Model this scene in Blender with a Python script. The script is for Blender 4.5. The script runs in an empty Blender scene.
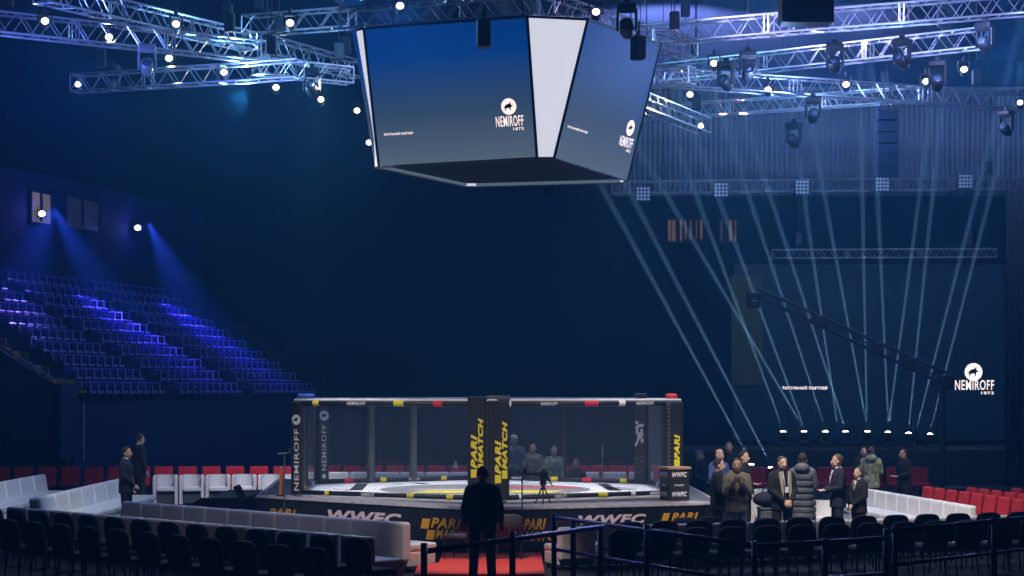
import bpy, bmesh, math, random
from mathutils import Vector, Matrix
random.seed(7)
C = bpy.context.scene.collection
PI = math.pi
F, CAMZ, HZ = 1900.0, 2.95, 390.0        # focal length in pixels, eye height, horizon row

def at(px, py, Y):
    return Vector(((px-512)*Y/F, Y, CAMZ-(py-HZ)*Y/F))
def onz(px, py, z):
    Y = (CAMZ-z)*F/(py-HZ)
    return Vector(((px-512)*Y/F, Y, z))

# ---------------------------------------------------------------- materials
def mat(name, col, rough=.6, metal=0., emit=None, es=0., noise=0., nscale=8., bump=0., bscale=40., spec=.5, coat=0.):
    m = bpy.data.materials.new(name); m.use_nodes = True
    nt = m.node_tree; b = nt.nodes['Principled BSDF']
    b.inputs['Base Color'].default_value = (*col, 1); b.inputs['Roughness'].default_value = rough
    b.inputs['Metallic'].default_value = metal; b.inputs['Specular IOR Level'].default_value = spec
    b.inputs['Coat Weight'].default_value = coat
    if emit is not None:
        b.inputs['Emission Color'].default_value = (*emit, 1); b.inputs['Emission Strength'].default_value = es
        m.cycles.emission_sampling = 'NONE'
    if noise > 0 or bump > 0:
        tc = nt.nodes.new('ShaderNodeTexCoord')
    if noise > 0:
        n = nt.nodes.new('ShaderNodeTexNoise'); n.inputs['Scale'].default_value = nscale; n.inputs['Detail'].default_value = 4
        r = nt.nodes.new('ShaderNodeValToRGB')
        r.color_ramp.elements[0].color = (*[c*(1-noise) for c in col], 1)
        r.color_ramp.elements[1].color = (*[min(1, c*(1+noise)) for c in col], 1)
        r.color_ramp.elements[0].position = .3; r.color_ramp.elements[1].position = .7
        nt.links.new(tc.outputs['Object'], n.inputs['Vector']); nt.links.new(n.outputs['Fac'], r.inputs['Fac'])
        nt.links.new(r.outputs['Color'], b.inputs['Base Color'])
    if bump > 0:
        n = nt.nodes.new('ShaderNodeTexNoise'); n.inputs['Scale'].default_value = bscale; n.inputs['Detail'].default_value = 3
        bp = nt.nodes.new('ShaderNodeBump'); bp.inputs['Strength'].default_value = bump; bp.inputs['Distance'].default_value = .03
        nt.links.new(tc.outputs['Object'], n.inputs['Vector']); nt.links.new(n.outputs['Fac'], bp.inputs['Height'])
        nt.links.new(bp.outputs['Normal'], b.inputs['Normal'])
    return m
M = {}
def dm(k, *a, **kw): M[k] = mat(k, *a, **kw)
dm('floor', (.004,.004,.005), .85, noise=.3, nscale=1.2)
dm('carpet', (.62,.045,.025), .95, noise=.15, nscale=30, bump=.2)
dm('wall', (.006,.010,.026), .9, noise=.2, nscale=.6)
dm('wall_blue', (.008,.014,.085), .8, noise=.15, nscale=.8)
dm('ceiling', (.05,.055,.08), .95)
dm('concrete', (.02,.022,.045), .9, noise=.2)
dm('alu', (.70,.74,.80), .30, .85)
dm('alu_dull', (.30,.32,.36), .5, .4)
dm('black', (.012,.012,.014), .55)
dm('black_gloss', (.012,.012,.014), .25)
dm('black_fabric', (.005,.005,.006), .95, noise=.2, nscale=30)
dm('burgundy', (.022,.003,.006), .9, noise=.2, nscale=20)
dm('red_fabric', (.42,.012,.02), .9, noise=.15, nscale=12)
dm('white_leather', (.72,.71,.72), .45, noise=.04, nscale=6, bump=.08, bscale=12)
dm('white_film', (.74,.74,.73), .30, noise=.05, nscale=6, bump=.7, bscale=16)
dm('grey_base', (.06,.06,.065), .7)
dm('canvas', (.80,.80,.81), .8, noise=.05, nscale=3)
dm('canvas_grey', (.22,.22,.22), .85, noise=.35, nscale=10)
dm('print_dark', (.03,.03,.035), .8)
dm('yellow', (.80,.66,.03), .6)
dm('amber', (.80,.40,.02), .6)
dm('red', (.70,.03,.04), .6)
dm('blue', (.03,.10,.55), .5)
dm('white', (.82,.82,.84), .6)
dm('pinkwhite', (.80,.62,.70), .7)
dm('wire', (.15,.17,.18), .5, .3)
dm('pad', (.016,.016,.018), .5, noise=.2, nscale=6)
dm('pad_grey', (.075,.08,.085), .5)
dm('deck', (.09,.085,.085), .4, noise=.35, nscale=5)
dm('judge_grey', (.045,.047,.055), .8)
dm('deck_edge', (.50,.46,.46), .5, noise=.3, nscale=8)
dm('wood', (.42,.25,.13), .6, noise=.2, nscale=14)
dm('rail', (.03,.03,.30), .4, .3)
dm('screen', (.03,.035,.045), .35, emit=(.022,.034,.050), es=.75, spec=.3)
def gradient(name,stops,es):
    m=mat(name,(.01,.012,.015),.65,emit=(0,0,0),es=es,spec=.2); nt=m.node_tree; b=nt.nodes['Principled BSDF']
    tc=nt.nodes.new('ShaderNodeTexCoord'); sx=nt.nodes.new('ShaderNodeSeparateXYZ'); r=nt.nodes.new('ShaderNodeValToRGB')
    while len(r.color_ramp.elements)<len(stops): r.color_ramp.elements.new(.5)
    for e,(q,c) in zip(r.color_ramp.elements,stops): e.position=q; e.color=(*c,1)
    nt.links.new(tc.outputs['Generated'],sx.inputs[0]); nt.links.new(sx.outputs['Z'],r.inputs['Fac']); nt.links.new(r.outputs['Color'],b.inputs['Emission Color'])
    return m
M['slide']=gradient('slide',[(0,(.080,.120,.170)),(.35,(.030,.062,.120)),(.75,(.001,.040,.21)),(1,(.001,.030,.19))],1.)     # the sponsor slide shown: grey below, blue above
dm('wallscreen', (.01,.012,.02), .5, emit=(.0003,.0035,.010), es=1., spec=.2)
dm('panel_white', (.78,.78,.84), .5, emit=(.62,.66,.80), es=1.0)
dm('led_white', (.9,.9,.9), .5, emit=(1,.90,.88), es=1.1)
dm('led_logo', (.9,.9,.9), .5, emit=(1,.82,.78), es=1.2)
dm('led_soft', (.9,.9,.9), .5, emit=(.85,.88,1), es=.55)
dm('lens', (.9,.9,.9), .3, emit=(.90,.93,1), es=14)
dm('lens_warm', (.9,.9,.9), .3, emit=(1,.95,.82), es=14)
dm('lens_blue', (.9,.9,.9), .3, emit=(.55,.55,1), es=8)
dm('lens_off', (.10,.14,.22), .1, spec=.8)
dm('bulb_dim', (.3,.35,.45), .3, emit=(.26,.40,.9), es=.17)
dm('seat_edge_glint', (.30,.30,.95), .35, spec=.6)  # bright highlights of seat lips and arm bars, put into the colour
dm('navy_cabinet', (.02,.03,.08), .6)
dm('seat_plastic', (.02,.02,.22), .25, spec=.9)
dm('gold_fabric', (.35,.20,.05), .8)
dm('warm_window', (.3,.25,.15), .6, emit=(.55,.45,.28), es=.16)
dm('dim_window', (.10,.10,.12), .4, emit=(.20,.20,.24), es=.03)
dm('amber_strip', (.4,.2,.05), .6, emit=(.8,.48,.24), es=.10)
dm('olive', (.045,.055,.012), .9)
dm('drape', (.22,.24,.30), .9)
dm('skin', (.52,.32,.23), .6)
dm('hair', (.018,.012,.010), .8)
dm('hair_brown', (.07,.045,.03), .8)
dm('hair_grey', (.16,.14,.13), .8)
dm('suit_navy', (.006,.008,.024), .85)
dm('suit_black', (.005,.005,.006), .9)
dm('coat_grey', (.085,.092,.115), .6, noise=.25, nscale=9)
dm('camo', (.25,.29,.19), .85, noise=.65, nscale=13)
dm('brown_jacket', (.20,.165,.12), .85, noise=.5, nscale=9)
dm('tan', (.33,.28,.22), .85)
dm('jeans', (.13,.16,.22), .85)
dm('blue_shirt', (.05,.09,.25), .8)
dm('shirt_white', (.75,.75,.78), .8)
dm('shoe', (.01,.01,.01), .4)
dm('cap_pale', (.5,.48,.47), .8)
dm('eye', (.02,.02,.02), .2)
dm('orange', (.65,.25,.05), .6)

# ---------------------------------------------------------------- mesh builder
class MB:
    def __init__(s): s.v=[]; s.f=[]
    def add(s, vs, fs):
        b=len(s.v); s.v += [tuple(v) for v in vs]; s.f += [tuple(i+b for i in f) for f in fs]; return s
    def box(s, c, d, rz=0, mat=None):
        x,y,z=[q/2 for q in d]
        vs=[Vector((a*x,b*y,e*z)) for e in(-1,1) for b in(-1,1) for a in(-1,1)]
        R=Matrix.Rotation(rz,3,'Z') if mat is None else mat
        vs=[R@v+Vector(c) for v in vs]
        return s.add(vs,[(0,2,3,1),(4,5,7,6),(0,1,5,4),(2,6,7,3),(0,4,6,2),(1,3,7,5)])
    def rbox(s, c, d, r=.03, seg=2, rz=0, R=None):
        bm=bmesh.new(); bmesh.ops.create_cube(bm,size=1)
        for v in bm.verts: v.co=Vector((v.co.x*d[0],v.co.y*d[1],v.co.z*d[2]))
        bmesh.ops.bevel(bm,geom=list(bm.edges),offset=min(r,min(d)*.49),segments=seg,profile=.5,affect='EDGES')
        RR=R if R is not None else Matrix.Rotation(rz,3,'Z')
        bm.verts.index_update()
        s.add([RR@v.co+Vector(c) for v in bm.verts],[[v.index for v in f.verts] for f in bm.faces]); bm.free(); return s
    def tube(s, p0, p1, r0, r1=None, n=8, cap=True):
        p0=Vector(p0); p1=Vector(p1); r1=r0 if r1 is None else r1
        d=(p1-p0); 
        if d.length<1e-6: return s
        d.normalize(); a=d.orthogonal().normalized(); b=d.cross(a)
        vs=[]
        for p,r in((p0,r0),(p1,r1)):
            vs+=[p+(a*math.cos(2*PI*i/n)+b*math.sin(2*PI*i/n))*r for i in range(n)]
        fs=[(i,(i+1)%n,n+(i+1)%n,n+i) for i in range(n)]
        if cap: fs+=[tuple(range(n-1,-1,-1)),tuple(range(n,2*n))]
        return s.add(vs,fs)
    def path(s, pts, r, n=8):
        pts=[Vector(p) for p in pts]
        for a,b in zip(pts,pts[1:]): s.tube(a,b,r,n=n)
        return s
    def prism(s, poly, z0, z1):
        n=len(poly)
        vs=[(p[0],p[1],z0) for p in poly]+[(p[0],p[1],z1) for p in poly]
        a=sum(poly[i][0]*poly[(i+1)%n][1]-poly[(i+1)%n][0]*poly[i][1] for i in range(n))
        fs=[(i,(i+1)%n,n+(i+1)%n,n+i) for i in range(n)]+[tuple(range(n-1,-1,-1)),tuple(range(n,2*n))]
        if a<0: fs=[f[::-1] for f in fs]
        return s.add(vs,fs)
    def loft(s, rings, cap=True):
        n=len(rings[0]); vs=[p for r in rings for p in r]; fs=[]
        for k in range(len(rings)-1):
            for i in range(n):
                j=(i+1)%n; fs.append((k*n+i,k*n+j,(k+1)*n+j,(k+1)*n+i))
        if cap: fs+=[tuple(range(n-1,-1,-1)),tuple(range((len(rings)-1)*n,len(rings)*n))]
        return s.add(vs,fs)
    def lathe(s, prof, n=16, M4=None):
        rings=[[Vector((r*math.cos(2*PI*i/n),r*math.sin(2*PI*i/n),z)) for i in range(n)] for r,z in prof]
        if M4 is not None: rings=[[M4@p for p in r] for r in rings]
        return s.loft(rings)
    def ell(s, c, r, n=12, m=8, R=None):
        rings=[]
        for k in range(m+1):
            t=-PI/2+PI*k/m; cr=max(.02,math.cos(t))
            ring=[Vector((r[0]*cr*math.cos(2*PI*i/n),r[1]*cr*math.sin(2*PI*i/n),r[2]*math.sin(t))) for i in range(n)]
            rings.append([(R@p if R is not None else p)+Vector(c) for p in ring])
        return s.loft(rings)
    def build(s, name, m, parent=None, smooth=False):
        me=bpy.data.meshes.new(name); me.from_pydata(s.v,[],s.f); me.update()
        me.materials.append(m if not isinstance(m,str) else M[m])
        if smooth:
            me.polygons.foreach_set('use_smooth',[True]*len(me.polygons))
        o=bpy.data.objects.new(name,me); C.objects.link(o)
        if parent is not None: o.parent=parent
        return o
def tag(o,label=None,cat=None,group=None,kind=None):
    if label: o['label']=label
    if cat: o['category']=cat
    if group: o['group']=group
    if kind: o['kind']=kind
    return o
def thing(name,label,cat,loc=(0,0,0),rz=0,group=None):
    o=bpy.data.objects.new(name,None); C.objects.link(o); o.empty_display_size=.1
    o.location=loc; o.rotation_euler=(0,0,rz); return tag(o,label,cat,group)
def struct(mb,name,m): return tag(mb.build(name,m),kind='structure')
KIDS={}
def children(o): 
    return [c for c in C.objects if c.parent==o]
def dup(root,loc,rz,label=None,group=None,kids=None):
    r=root.copy(); C.objects.link(r); r.location=loc; r.rotation_euler=(0,0,rz)
    if label: r['label']=label
    if group: r['group']=group
    if root.type=='EMPTY':
        if root.name not in KIDS: KIDS[root.name]=[(c,children(c)) for c in children(root)]
        for c,gs in KIDS[root.name]:
            k=c.copy(); C.objects.link(k); k.parent=r
            for g in gs:
                q=g.copy(); C.objects.link(q); q.parent=k
    return r
class Row:
    """first call moves the prototype, later calls copy it"""
    def __init__(s,proto): s.p=proto; s.used=False
    def put(s,loc,rz,label,group=None):
        if not s.used:
            s.used=True; o=s.p; o.location=loc; o.rotation_euler=(0,0,rz); o['label']=label
            if group: o['group']=group
            return o
        return dup(s.p,loc,rz,label,group)
ORD='first second third fourth fifth sixth seventh eighth ninth tenth eleventh twelfth thirteenth fourteenth fifteenth sixteenth seventeenth eighteenth nineteenth twentieth'.split()
def nth(i):
    if i<20: return ORD[i]
    t=(i+1)//10; u=(i+1)%10
    tens={2:'twenty',3:'thirty',4:'forty'}[t]
    return ({2:'twentieth',3:'thirtieth',4:'fortieth'}[t] if u==0 else tens+'-'+ORD[u-1])

# ---------------------------------------------------------------- lettering
_TX={}
def text_geo(s,shear=0.,bold=.0):
    k=(s,shear,bold)
    if k in _TX: return _TX[k]
    cu=bpy.data.curves.new('lettering','FONT'); cu.body=s; cu.size=1; cu.shear=shear; cu.offset=bold; cu.resolution_u=3; cu.space_character=1.12
    cu.fill_mode='FRONT'
    o=bpy.data.objects.new('lettering',cu); C.objects.link(o)
    dg=bpy.context.evaluated_depsgraph_get(); me=o.evaluated_get(dg).to_mesh()
    vs=[Vector((v.co.x,v.co.y)) for v in me.vertices]; fs=[tuple(p.vertices) for p in me.polygons]
    o.evaluated_get(dg).to_mesh_clear(); bpy.data.objects.remove(o); bpy.data.curves.remove(cu)
    if vs:
        x0=min(v.x for v in vs); x1=max(v.x for v in vs); y0=min(v.y for v in vs); y1=max(v.y for v in vs)
        vs=[Vector(((v.x-x0)/(x1-x0),(v.y-y0)/(y1-y0))) for v in vs]
    _TX[k]=(vs,fs); return _TX[k]
EMB=(((-.75,-.25),(-.35,.25),(.05,.35),(.35,.62),(.30,.25),(.62,.05),(.30,-.05),(.25,-.60),(.05,-.15),(-.25,-.20),(-.55,-.65),(-.45,-.15)),)  # dark figure drawn on the white emblem disc
class Face:
    """a flat frame: origin, unit u (reading direction), unit v (up), normal to the viewer"""
    def __init__(s,o,u,v): s.o=Vector(o); s.u=Vector(u).normalized(); v=Vector(v); s.v=(v-s.u*v.dot(s.u)).normalized(); s.n=s.u.cross(s.v)
    def p(s,a,b,off=.006): return s.o+s.u*a+s.v*b+s.n*off
    def text(s,mb,t,a,b,w,h,shear=0.,bold=.02,off=.006,up=False):
        vs,fs=text_geo(t,shear,bold)
        mb.add([s.p(a+v.x*w,b+v.y*h,off) if not up else s.p(a+w-v.y*w,b+v.x*h,off) for v in vs],fs)
    def quad(s,mb,a,b,w,h,off=.006): mb.add([s.p(a,b,off),s.p(a+w,b,off),s.p(a+w,b+h,off),s.p(a,b+h,off)],[(0,1,2,3)])
    def disc(s,mb,a,b,r,off=.006,n=20,ry=None): mb.add([s.p(a+r*math.cos(2*PI*i/n),b+(ry or r)*math.sin(2*PI*i/n),off) for i in range(n)],[tuple(range(n))])
    def emblem(s,mw,md,a,b,r,off=.006):
        s.disc(mw,a,b,r,off)
        for q in EMB: md.add([s.p(a+x*r,b+y*r,off+.003) for x,y in q],[tuple(range(len(q)))])
def bw(mb,name,m,parent,smooth=False):
    """build a child whose vertices are given in world space"""
    r=parent
    while r.parent is not None: r=r.parent
    Mi=(Matrix.Translation(r.location)@r.rotation_euler.to_matrix().to_4x4()).inverted()
    mb.v=[tuple(Mi@Vector(v)) for v in mb.v]
    return mb.build(name,m,parent,smooth)
def hit(px,P,d):
    """distance along the plan line P + t d seen in column px"""
    k=(px-512)/F; return (k*P[1]-P[0])/(d[0]-k*d[1])
# ================================================================ SHELL
RX0,RX1,RY0,RY1,RZ=-26,22.5,-4,84,17.5
struct(MB().box(((RX0+RX1)/2,(RY0+RY1)/2,-.1),(RX1-RX0,RY1-RY0,.2)),'floor','floor')
struct(MB().box(((RX0+RX1)/2,(RY0+RY1)/2,RZ+.1),(RX1-RX0,RY1-RY0,.2)),'ceiling','ceiling')
struct(MB().box(((RX0+RX1)/2,RY1+.1,RZ/2),(RX1-RX0,.2,RZ)),'wall_back','wall')
struct(MB().box(((RX0+RX1)/2,RY0-.1,RZ/2),(RX1-RX0,.2,RZ)),'wall_front','wall')
struct(MB().box((RX0-.1,(RY0+RY1)/2,RZ/2),(.2,RY1-RY0,RZ)),'wall_left','wall')
struct(MB().box((RX1+.1,(RY0+RY1)/2,RZ/2),(.2,RY1-RY0,RZ)),'wall_right','wall')

# ================================================================ GRANDSTAND on the left
A=math.radians(75); SR=Vector((math.cos(A),math.sin(A),0)); SU=Vector((-math.sin(A),math.cos(A),0))
SP=Vector((-12.94,55,0)); RUN,RISE,SZ=.70,.42,2.86
def sp(t,run,z): return SP+SR*t+SU*run+Vector((0,0,z))
T1=26
b=MB()
for k in range(10):
    t0=-9 if k>4 else -.3+0.0*k
    r0=k*RUN-.34; r1=8.2; z0=SZ-.42+(k-1)*RISE if k else 0; z1=SZ-.42+k*RISE
    z0=0 if k==0 else z0-.02
    q=[sp(t0,r0,0),sp(T1,r0,0),sp(T1,r1,0),sp(t0,r1,0)]
    b.prism([(p.x,p.y) for p in q],z0,z1)
struct(b,'floor_grandstand','concrete')
q=[sp(-9,7.3,0),sp(T1,7.3,0),sp(T1,7.6,0),sp(-9,7.6,0)]
struct(MB().prism([(p.x,p.y) for p in q],SZ+9*RISE-.5,10.7),'wall_grandstand','wall_blue')
q=[sp(-.3,-.42,0),sp(T1,-.42,0),sp(T1,-.34,0),sp(-.3,-.34,0)]
struct(MB().prism([(p.x,p.y) for p in q],0,SZ-.25),'wall_stand_front','wall_blue')
# openings in the upper wall
WP=SP+SU*7.29
def wall_quad(x0,x1,y0,y1,dep,off):
    a=hit(x0,WP,SR); c=hit(x1,WP,SR); pa=WP+SR*a; pc=WP+SR*c
    zt=CAMZ+(HZ-y0)*pa.y/F; zb=CAMZ+(HZ-y1)*pa.y/F
    n=-SU; m=MB()
    P=[(pa,zb),(pc,zb),(pc,zt),(pa,zt)]
    vs=[Vector((p.x,p.y,z))+n*off for p,z in P]+[Vector((p.x,p.y,z))+n*(off+dep) for p,z in P]
    m.add(vs,[(0,3,2,1),(4,5,6,7),(0,1,5,4),(1,2,6,5),(2,3,7,6),(3,0,4,7)]); return m
for i,(x0,x1,y0,y1,mm) in enumerate([(29,49,191,221,'warm_window'),(64,97,196,226,'dim_window')]):
    w=wall_quad(x0,x1,y0,y1,.05,.0).build('window_%d'%(i+1),mm); tag(w,kind='structure')
    f=MB()
    for (a,c,d,e) in ((x0-1,x1+1,y0-1.5,y0),(x0-1,x1+1,y1,y1+1.5),(x0-1,x0,y0,y1),(x1,x1+1,y0,y1),(x0+(x1-x0)*.5-.4,x0+(x1-x0)*.5+.4,y0,y1)):
        g=wall_quad(a,c,d,e,.14,.0); f.add(g.v,g.f)
    f.build('window_frame','wall_blue',w)
# seats
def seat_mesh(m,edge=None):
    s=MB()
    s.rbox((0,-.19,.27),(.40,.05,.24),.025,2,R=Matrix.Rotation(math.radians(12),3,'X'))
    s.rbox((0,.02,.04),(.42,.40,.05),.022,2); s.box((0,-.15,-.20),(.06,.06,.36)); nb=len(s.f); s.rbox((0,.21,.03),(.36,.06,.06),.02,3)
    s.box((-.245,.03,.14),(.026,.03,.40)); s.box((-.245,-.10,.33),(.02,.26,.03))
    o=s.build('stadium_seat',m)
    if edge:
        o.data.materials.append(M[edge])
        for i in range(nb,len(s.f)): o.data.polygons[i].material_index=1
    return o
seat=seat_mesh('seat_plastic','seat_edge_glint'); tag(seat,'x','seat','blue seats of the tiered stand')
srow=Row(seat)
SRZ=math.atan2(-SU.x,SU.y)+PI      # local +Y looks downhill
def px_of(p): return 512+F*p.x/p.y
for k in range(10):
    yk=393-14*k; spx=max(-6,(yk-322)*1.15+4)
    ts=[.25+.52*i for i in range(40)]
    ts=[t for t in ts if not(6.0<t<7.1 or 12.4<t<13.5)]
    ts=[t for t in ts if px_of(sp(t,k*RUN,0))>spx and t<19.7]
    n=len(ts)
    for i,t in enumerate(ts):
        blk,bn=('block left of the aisle','')if 0 else ('','')
        if t>13.4: cand=[x for x in ts if x>13.4]; where='far block'
        elif t>7: cand=[x for x in ts if 7<x<12.5]; where='middle block'
        else: cand=[x for x in ts if x<6.1]; where='near block'
        j=len(cand)-1-cand.index(t)
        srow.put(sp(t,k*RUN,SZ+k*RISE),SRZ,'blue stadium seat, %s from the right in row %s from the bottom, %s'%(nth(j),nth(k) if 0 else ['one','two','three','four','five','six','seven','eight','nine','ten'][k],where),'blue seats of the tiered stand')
gs=seat_mesh('gold_fabric'); gs.name='gold_seat'; tag(gs,'x','seat','gold seats beside the stairway'); grow=Row(gs)
for i,(t,k) in enumerate([(.25,0),(.77,0),(1.29,0),(-.15,1.1),(-.15,2.1),(-.15,3.1)]):
    grow.put(sp(t-(.88 if k==0 else 0)+.3,k*RUN,SZ+int(k)*RISE),SRZ,['first dull gold seat right of the stairway parapet, bottom row','second dull gold seat right of the stairway parapet, bottom row','third dull gold seat right of the stairway parapet, bottom row','dull gold seat beside the parapet, one row up','dull gold seat beside the parapet, two rows up','dull gold seat beside the parapet, three rows up'][i],'gold seats beside the stairway')
# stairway parapet
P=thing('stairway_parapet','sloping dark blue parapet beside the dark stairway left of the blue stand','parapet',sp(-.6,0,0))
m=MB(); a=[sp(-.84,-.5,0),sp(-.84,4.0,0),sp(-.84,4.0,SZ+2.6),sp(-.84,-.1,SZ+.25),sp(-.84,-.5,SZ+.25)]
m.add(a+[p+SR*.18 for p in a],[(0,1,2,3,4),(9,8,7,6,5),(0,5,6,1),(1,6,7,2),(2,7,8,3),(3,8,9,4),(4,9,5,0)]); bw(m,'side_wall','concrete',P)
m=MB(); c=[sp(-1.25,-.55,0),sp(-.30,-.55,0),sp(-.30,-.45,0),sp(-1.25,-.45,0)]; m.prism([(p.x,p.y) for p in c],1.0,SZ+.28); bw(m,'end_panel','wall_blue',P)
m=MB(); m.path([sp(-.84,4,SZ+2.75),sp(-.84,-.1,SZ+.4),sp(-.84,-.5,SZ+.4)],.03); bw(m,'handrail','alu_dull',P)
m=MB(); m.tube(sp(-.45,-.84,.9),sp(-.45,-.84,SZ-.3),.025); bw(m,'post','alu',P)

# ================================================================ RIGHT REAR: drape, header truss, screen
def pleats(x0,x1,y,z0,z1,n,amp,name,m,parent=None):
    b=MB(); N=n*6
    for s,zz in((0,z0),(1,z1)):
        b.v+=[(x0+(x1-x0)*i/N, y+amp*math.sin(2*PI*i/6)+.0, zz) for i in range(N+1)]
    b.f=[(i,i+1,N+2+i,N+1+i) for i in range(N)]
    o=b.build(name,m,parent,True); md=o.modifiers.new('th','SOLIDIFY'); md.thickness=.03
    return o
tag(pleats(3.6,20.5,66.6,9.75,13.5,95,.07,'hanging_drape','drape'),'tall pale pleated drape hanging above the header truss at the back','drape')
tag(pleats(15.0,22.3,57.6,.02,9.1,40,.06,'side_drape','black_fabric'),'black pleated masking drape at the far right edge beside the big rear screen','drape')
DR=[o for o in C.objects if o.name=='hanging_drape'][0]
MB().tube((3.5,66.6,13.52),(20.6,66.6,13.52),.06,n=8).build('drape_bar','alu_dull',DR)
for q in (4.5,9.5,14.5,19.5): MB().tube((q,66.6,13.5),(q,66.6,RZ-.01),.012,n=5).build('hoist_chain','black',DR)
def edge(a,b): return (Vector(b)-Vector(a))

# ================================================================ TRUSSES
def truss(name,label,p0,p1,s,group=None,chains=(.12,.88),m='alu',roll=0,bay=None,up=None):
    p0=Vector(p0); p1=Vector(p1); d=p1-p0; L=d.length; d.normalize()
    side=d.cross(Vector((0,0,1))).normalized(); upv=side.cross(d).normalized()
    T=thing(name,label,'truss',(p0+p1)/2,0,group)
    off=[(-1,-1),(1,-1),(1,1),(-1,1)]
    pt=lambda t,i:p0+d*t+(side*off[i][0]+upv*off[i][1])*s/2
    for i in range(4): bw(MB().tube(pt(0,i),pt(L,i),.026*s/.4,n=6),'chord',m,T)
    n=max(2,int(round(L/(bay or s*1.45)))); b=MB(); r=.0115*s/.4
    for k in range(n):
        ta,tb=L*k/n,L*(k+1)/n; tm=(ta+tb)/2
        for i in range(4):
            j=(i+1)%4
            b.tube(pt(ta,i),pt(tm,j),r,n=5,cap=False); b.tube(pt(tm,j),pt(tb,i),r,n=5,cap=False)
    for t in [0,L]+[L*q for q in (.33,.34,.66,.67) if L>5]:
        for i in range(4): b.tube(pt(t,i),pt(t,(i+1)%4),r*1.4,n=5)
    bw(b,'lattice',m,T)
    for q in chains:
        c=p0+d*L*q+upv*s/2
        bw(MB().tube(c,(c.x,c.y,RZ-.01),.012,n=5),'hoist_chain','black',T)
        bw(MB().rbox(c+Vector((0,0,.35)),(.22,.22,.4),.03),'chain_hoist','black',T)
    return T
HT=10.45
def ht(px,py,z=HT):
    Y=(z-CAMZ)*F/(HZ-py); return Vector(((px-512)*Y/F,Y,z))
truss('hanging_truss','long bright box truss in the upper left corner, nearest and thickest there',ht(-30,20),ht(262,52),.42)
truss('hanging_truss','truss crossing the top edge upper left, rising behind the long bright truss',ht(40,-8,11.0),ht(250,42,11.0),.40)
truss('hanging_truss','lower left truss, its lit blue end pointing left below the others',ht(75,84,9.9),ht(300,69,9.9),.38)
truss('hanging_truss','short truss between the left trusses and the video cube, highest of that cluster',ht(246,26,11.6),ht(352,18,11.6),.44)
truss('hanging_truss','truss running down right toward the left edge of the video cube',ht(268,46,10.9),ht(356,70,10.9),.40)
truss('hanging_truss','short truss behind the left cluster, below the sloping one',ht(256,66,10.2),ht(350,76,10.2),.36)
truss('hanging_truss','truss along the top front edge of the video cube screen',ht(345,20,10.3),ht(536,5,10.3),.40)
truss('hanging_truss','truss above the right side of the video cube, sloping away right',ht(546,5,10.7),ht(690,50,10.7),.40)
truss('hanging_truss','upper right truss rising to the top right corner',ht(640,36,11.7),ht(1050,2,11.7),.46)
truss('hanging_truss','middle right truss behind the black lamp clusters',ht(660,74,11.2),ht(985,38,11.2),.44)
truss('hanging_truss','lower right truss, longest one sloping gently down to the right edge',ht(655,77),ht(1050,104),.40,chains=(.22,.80))
truss('hanging_truss','faint far truss below the long lower right truss',ht(640,114,11.9),ht(920,94,11.9),.42)
truss('hanging_truss','short truss end right of the video cube, angled down right with a lamp',ht(638,100,9.9),ht(704,126,9.9),.38)
truss('hanging_truss','short bright truss piece directly right of the video cube',ht(650,79,9.7),ht(692,75,9.7),.36,chains=())
HD=truss('hanging_truss','far header truss running below the pleated drape, carrying square lamp grids',at(612,188,65.2),at(1040,183,65.2),.40,m='alu_dull')
truss('hanging_truss','faint thin truss above the big rear screen',at(772,254,63.4),at(996,253,63.4),.28,m='alu_dull')

# LED blinder grids on the header truss
def blinder(label,p):
    T=thing('spotlight_grid',label,'stage light',p,0,'square lamp grids on the header truss')
    MB().rbox((0,0,0),(.52,.12,.52),.03).build('housing','black',T)
    for i in range(4):
        for j in range(4):
            MB().lathe([(.0,-.005),(.048,0),(.05,.03),(.02,.035),(0,.035)],10,Matrix.Translation((-.18+.12*i,-.062,-.18+.12*j))@Matrix.Rotation(PI/2,4,'X')).build('bulb','bulb_dim',T)
    MB().box((0,.16,.1),(.06,.24,.06)).build('clamp','black',T)
    return T
for px,py,l in [(643,194,'nearest the video cube'),(721,190,'second from the video cube'),(802,187.5,'third, middle of the header truss'),(882,184.5,'fourth from the video cube'),(965,181.5,'farthest right, over the big rear screen')]:
    blinder('square grid of sixteen dim blue lamps, '+l,at(px,py,64.66))

# big rear LED screen
x0,x1=at(735,0,64).x,at(1004,0,64).x; z1=at(0,266,64).z; z0=at(0,440,64).z
SC=thing('video_screen','huge dark blue rear LED screen with small sponsor lettering and logo','screen',((x0+x1)/2,64,z0))
bw(MB().rbox(((x0+x1)/2,64.2,(z0+z1)/2),(x1-x0+.1,.30,z1-z0+.1),.03),'housing','black',SC)
sc=bw(MB().box(((x0+x1)/2,64.03,(z0+z1)/2),(x1-x0,.04,z1-z0)),'display','wallscreen',SC)
for xx in (x0+.4,x1-.4): bw(MB().box((xx,64.25,z0/2),(.25,.25,z0)),'leg','black',SC)
fr=Face((x0,64.0,z0),(1,0,0),(0,0,1))
def fpx(px,py): p=at(px,py,64.0); return p.x-x0,p.z-z0
m=MB(); a,bq=fpx(782,389.5); a2,b2=fpx(827.5,385.8); fr.text(m,'ТИТУЛЬНИЙ ПАРТНЕР',a,bq,a2-a,b2-bq,bold=.03); bw(m,'lettering','led_white',sc)
m=MB(); md=MB(); a,bq=fpx(955,390); a2,b2=fpx(994,380); fr.text(m,'NEMIROFF',a,bq,a2-a,b2-bq,bold=.012)
a,bq=fpx(981,394.3); a2,b2=fpx(994,391.6); fr.text(m,'1872',a,bq,a2-a,b2-bq,bold=.02)
a,bq=fpx(973.5,372); fr.emblem(m,md,a,bq,.30)
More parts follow.
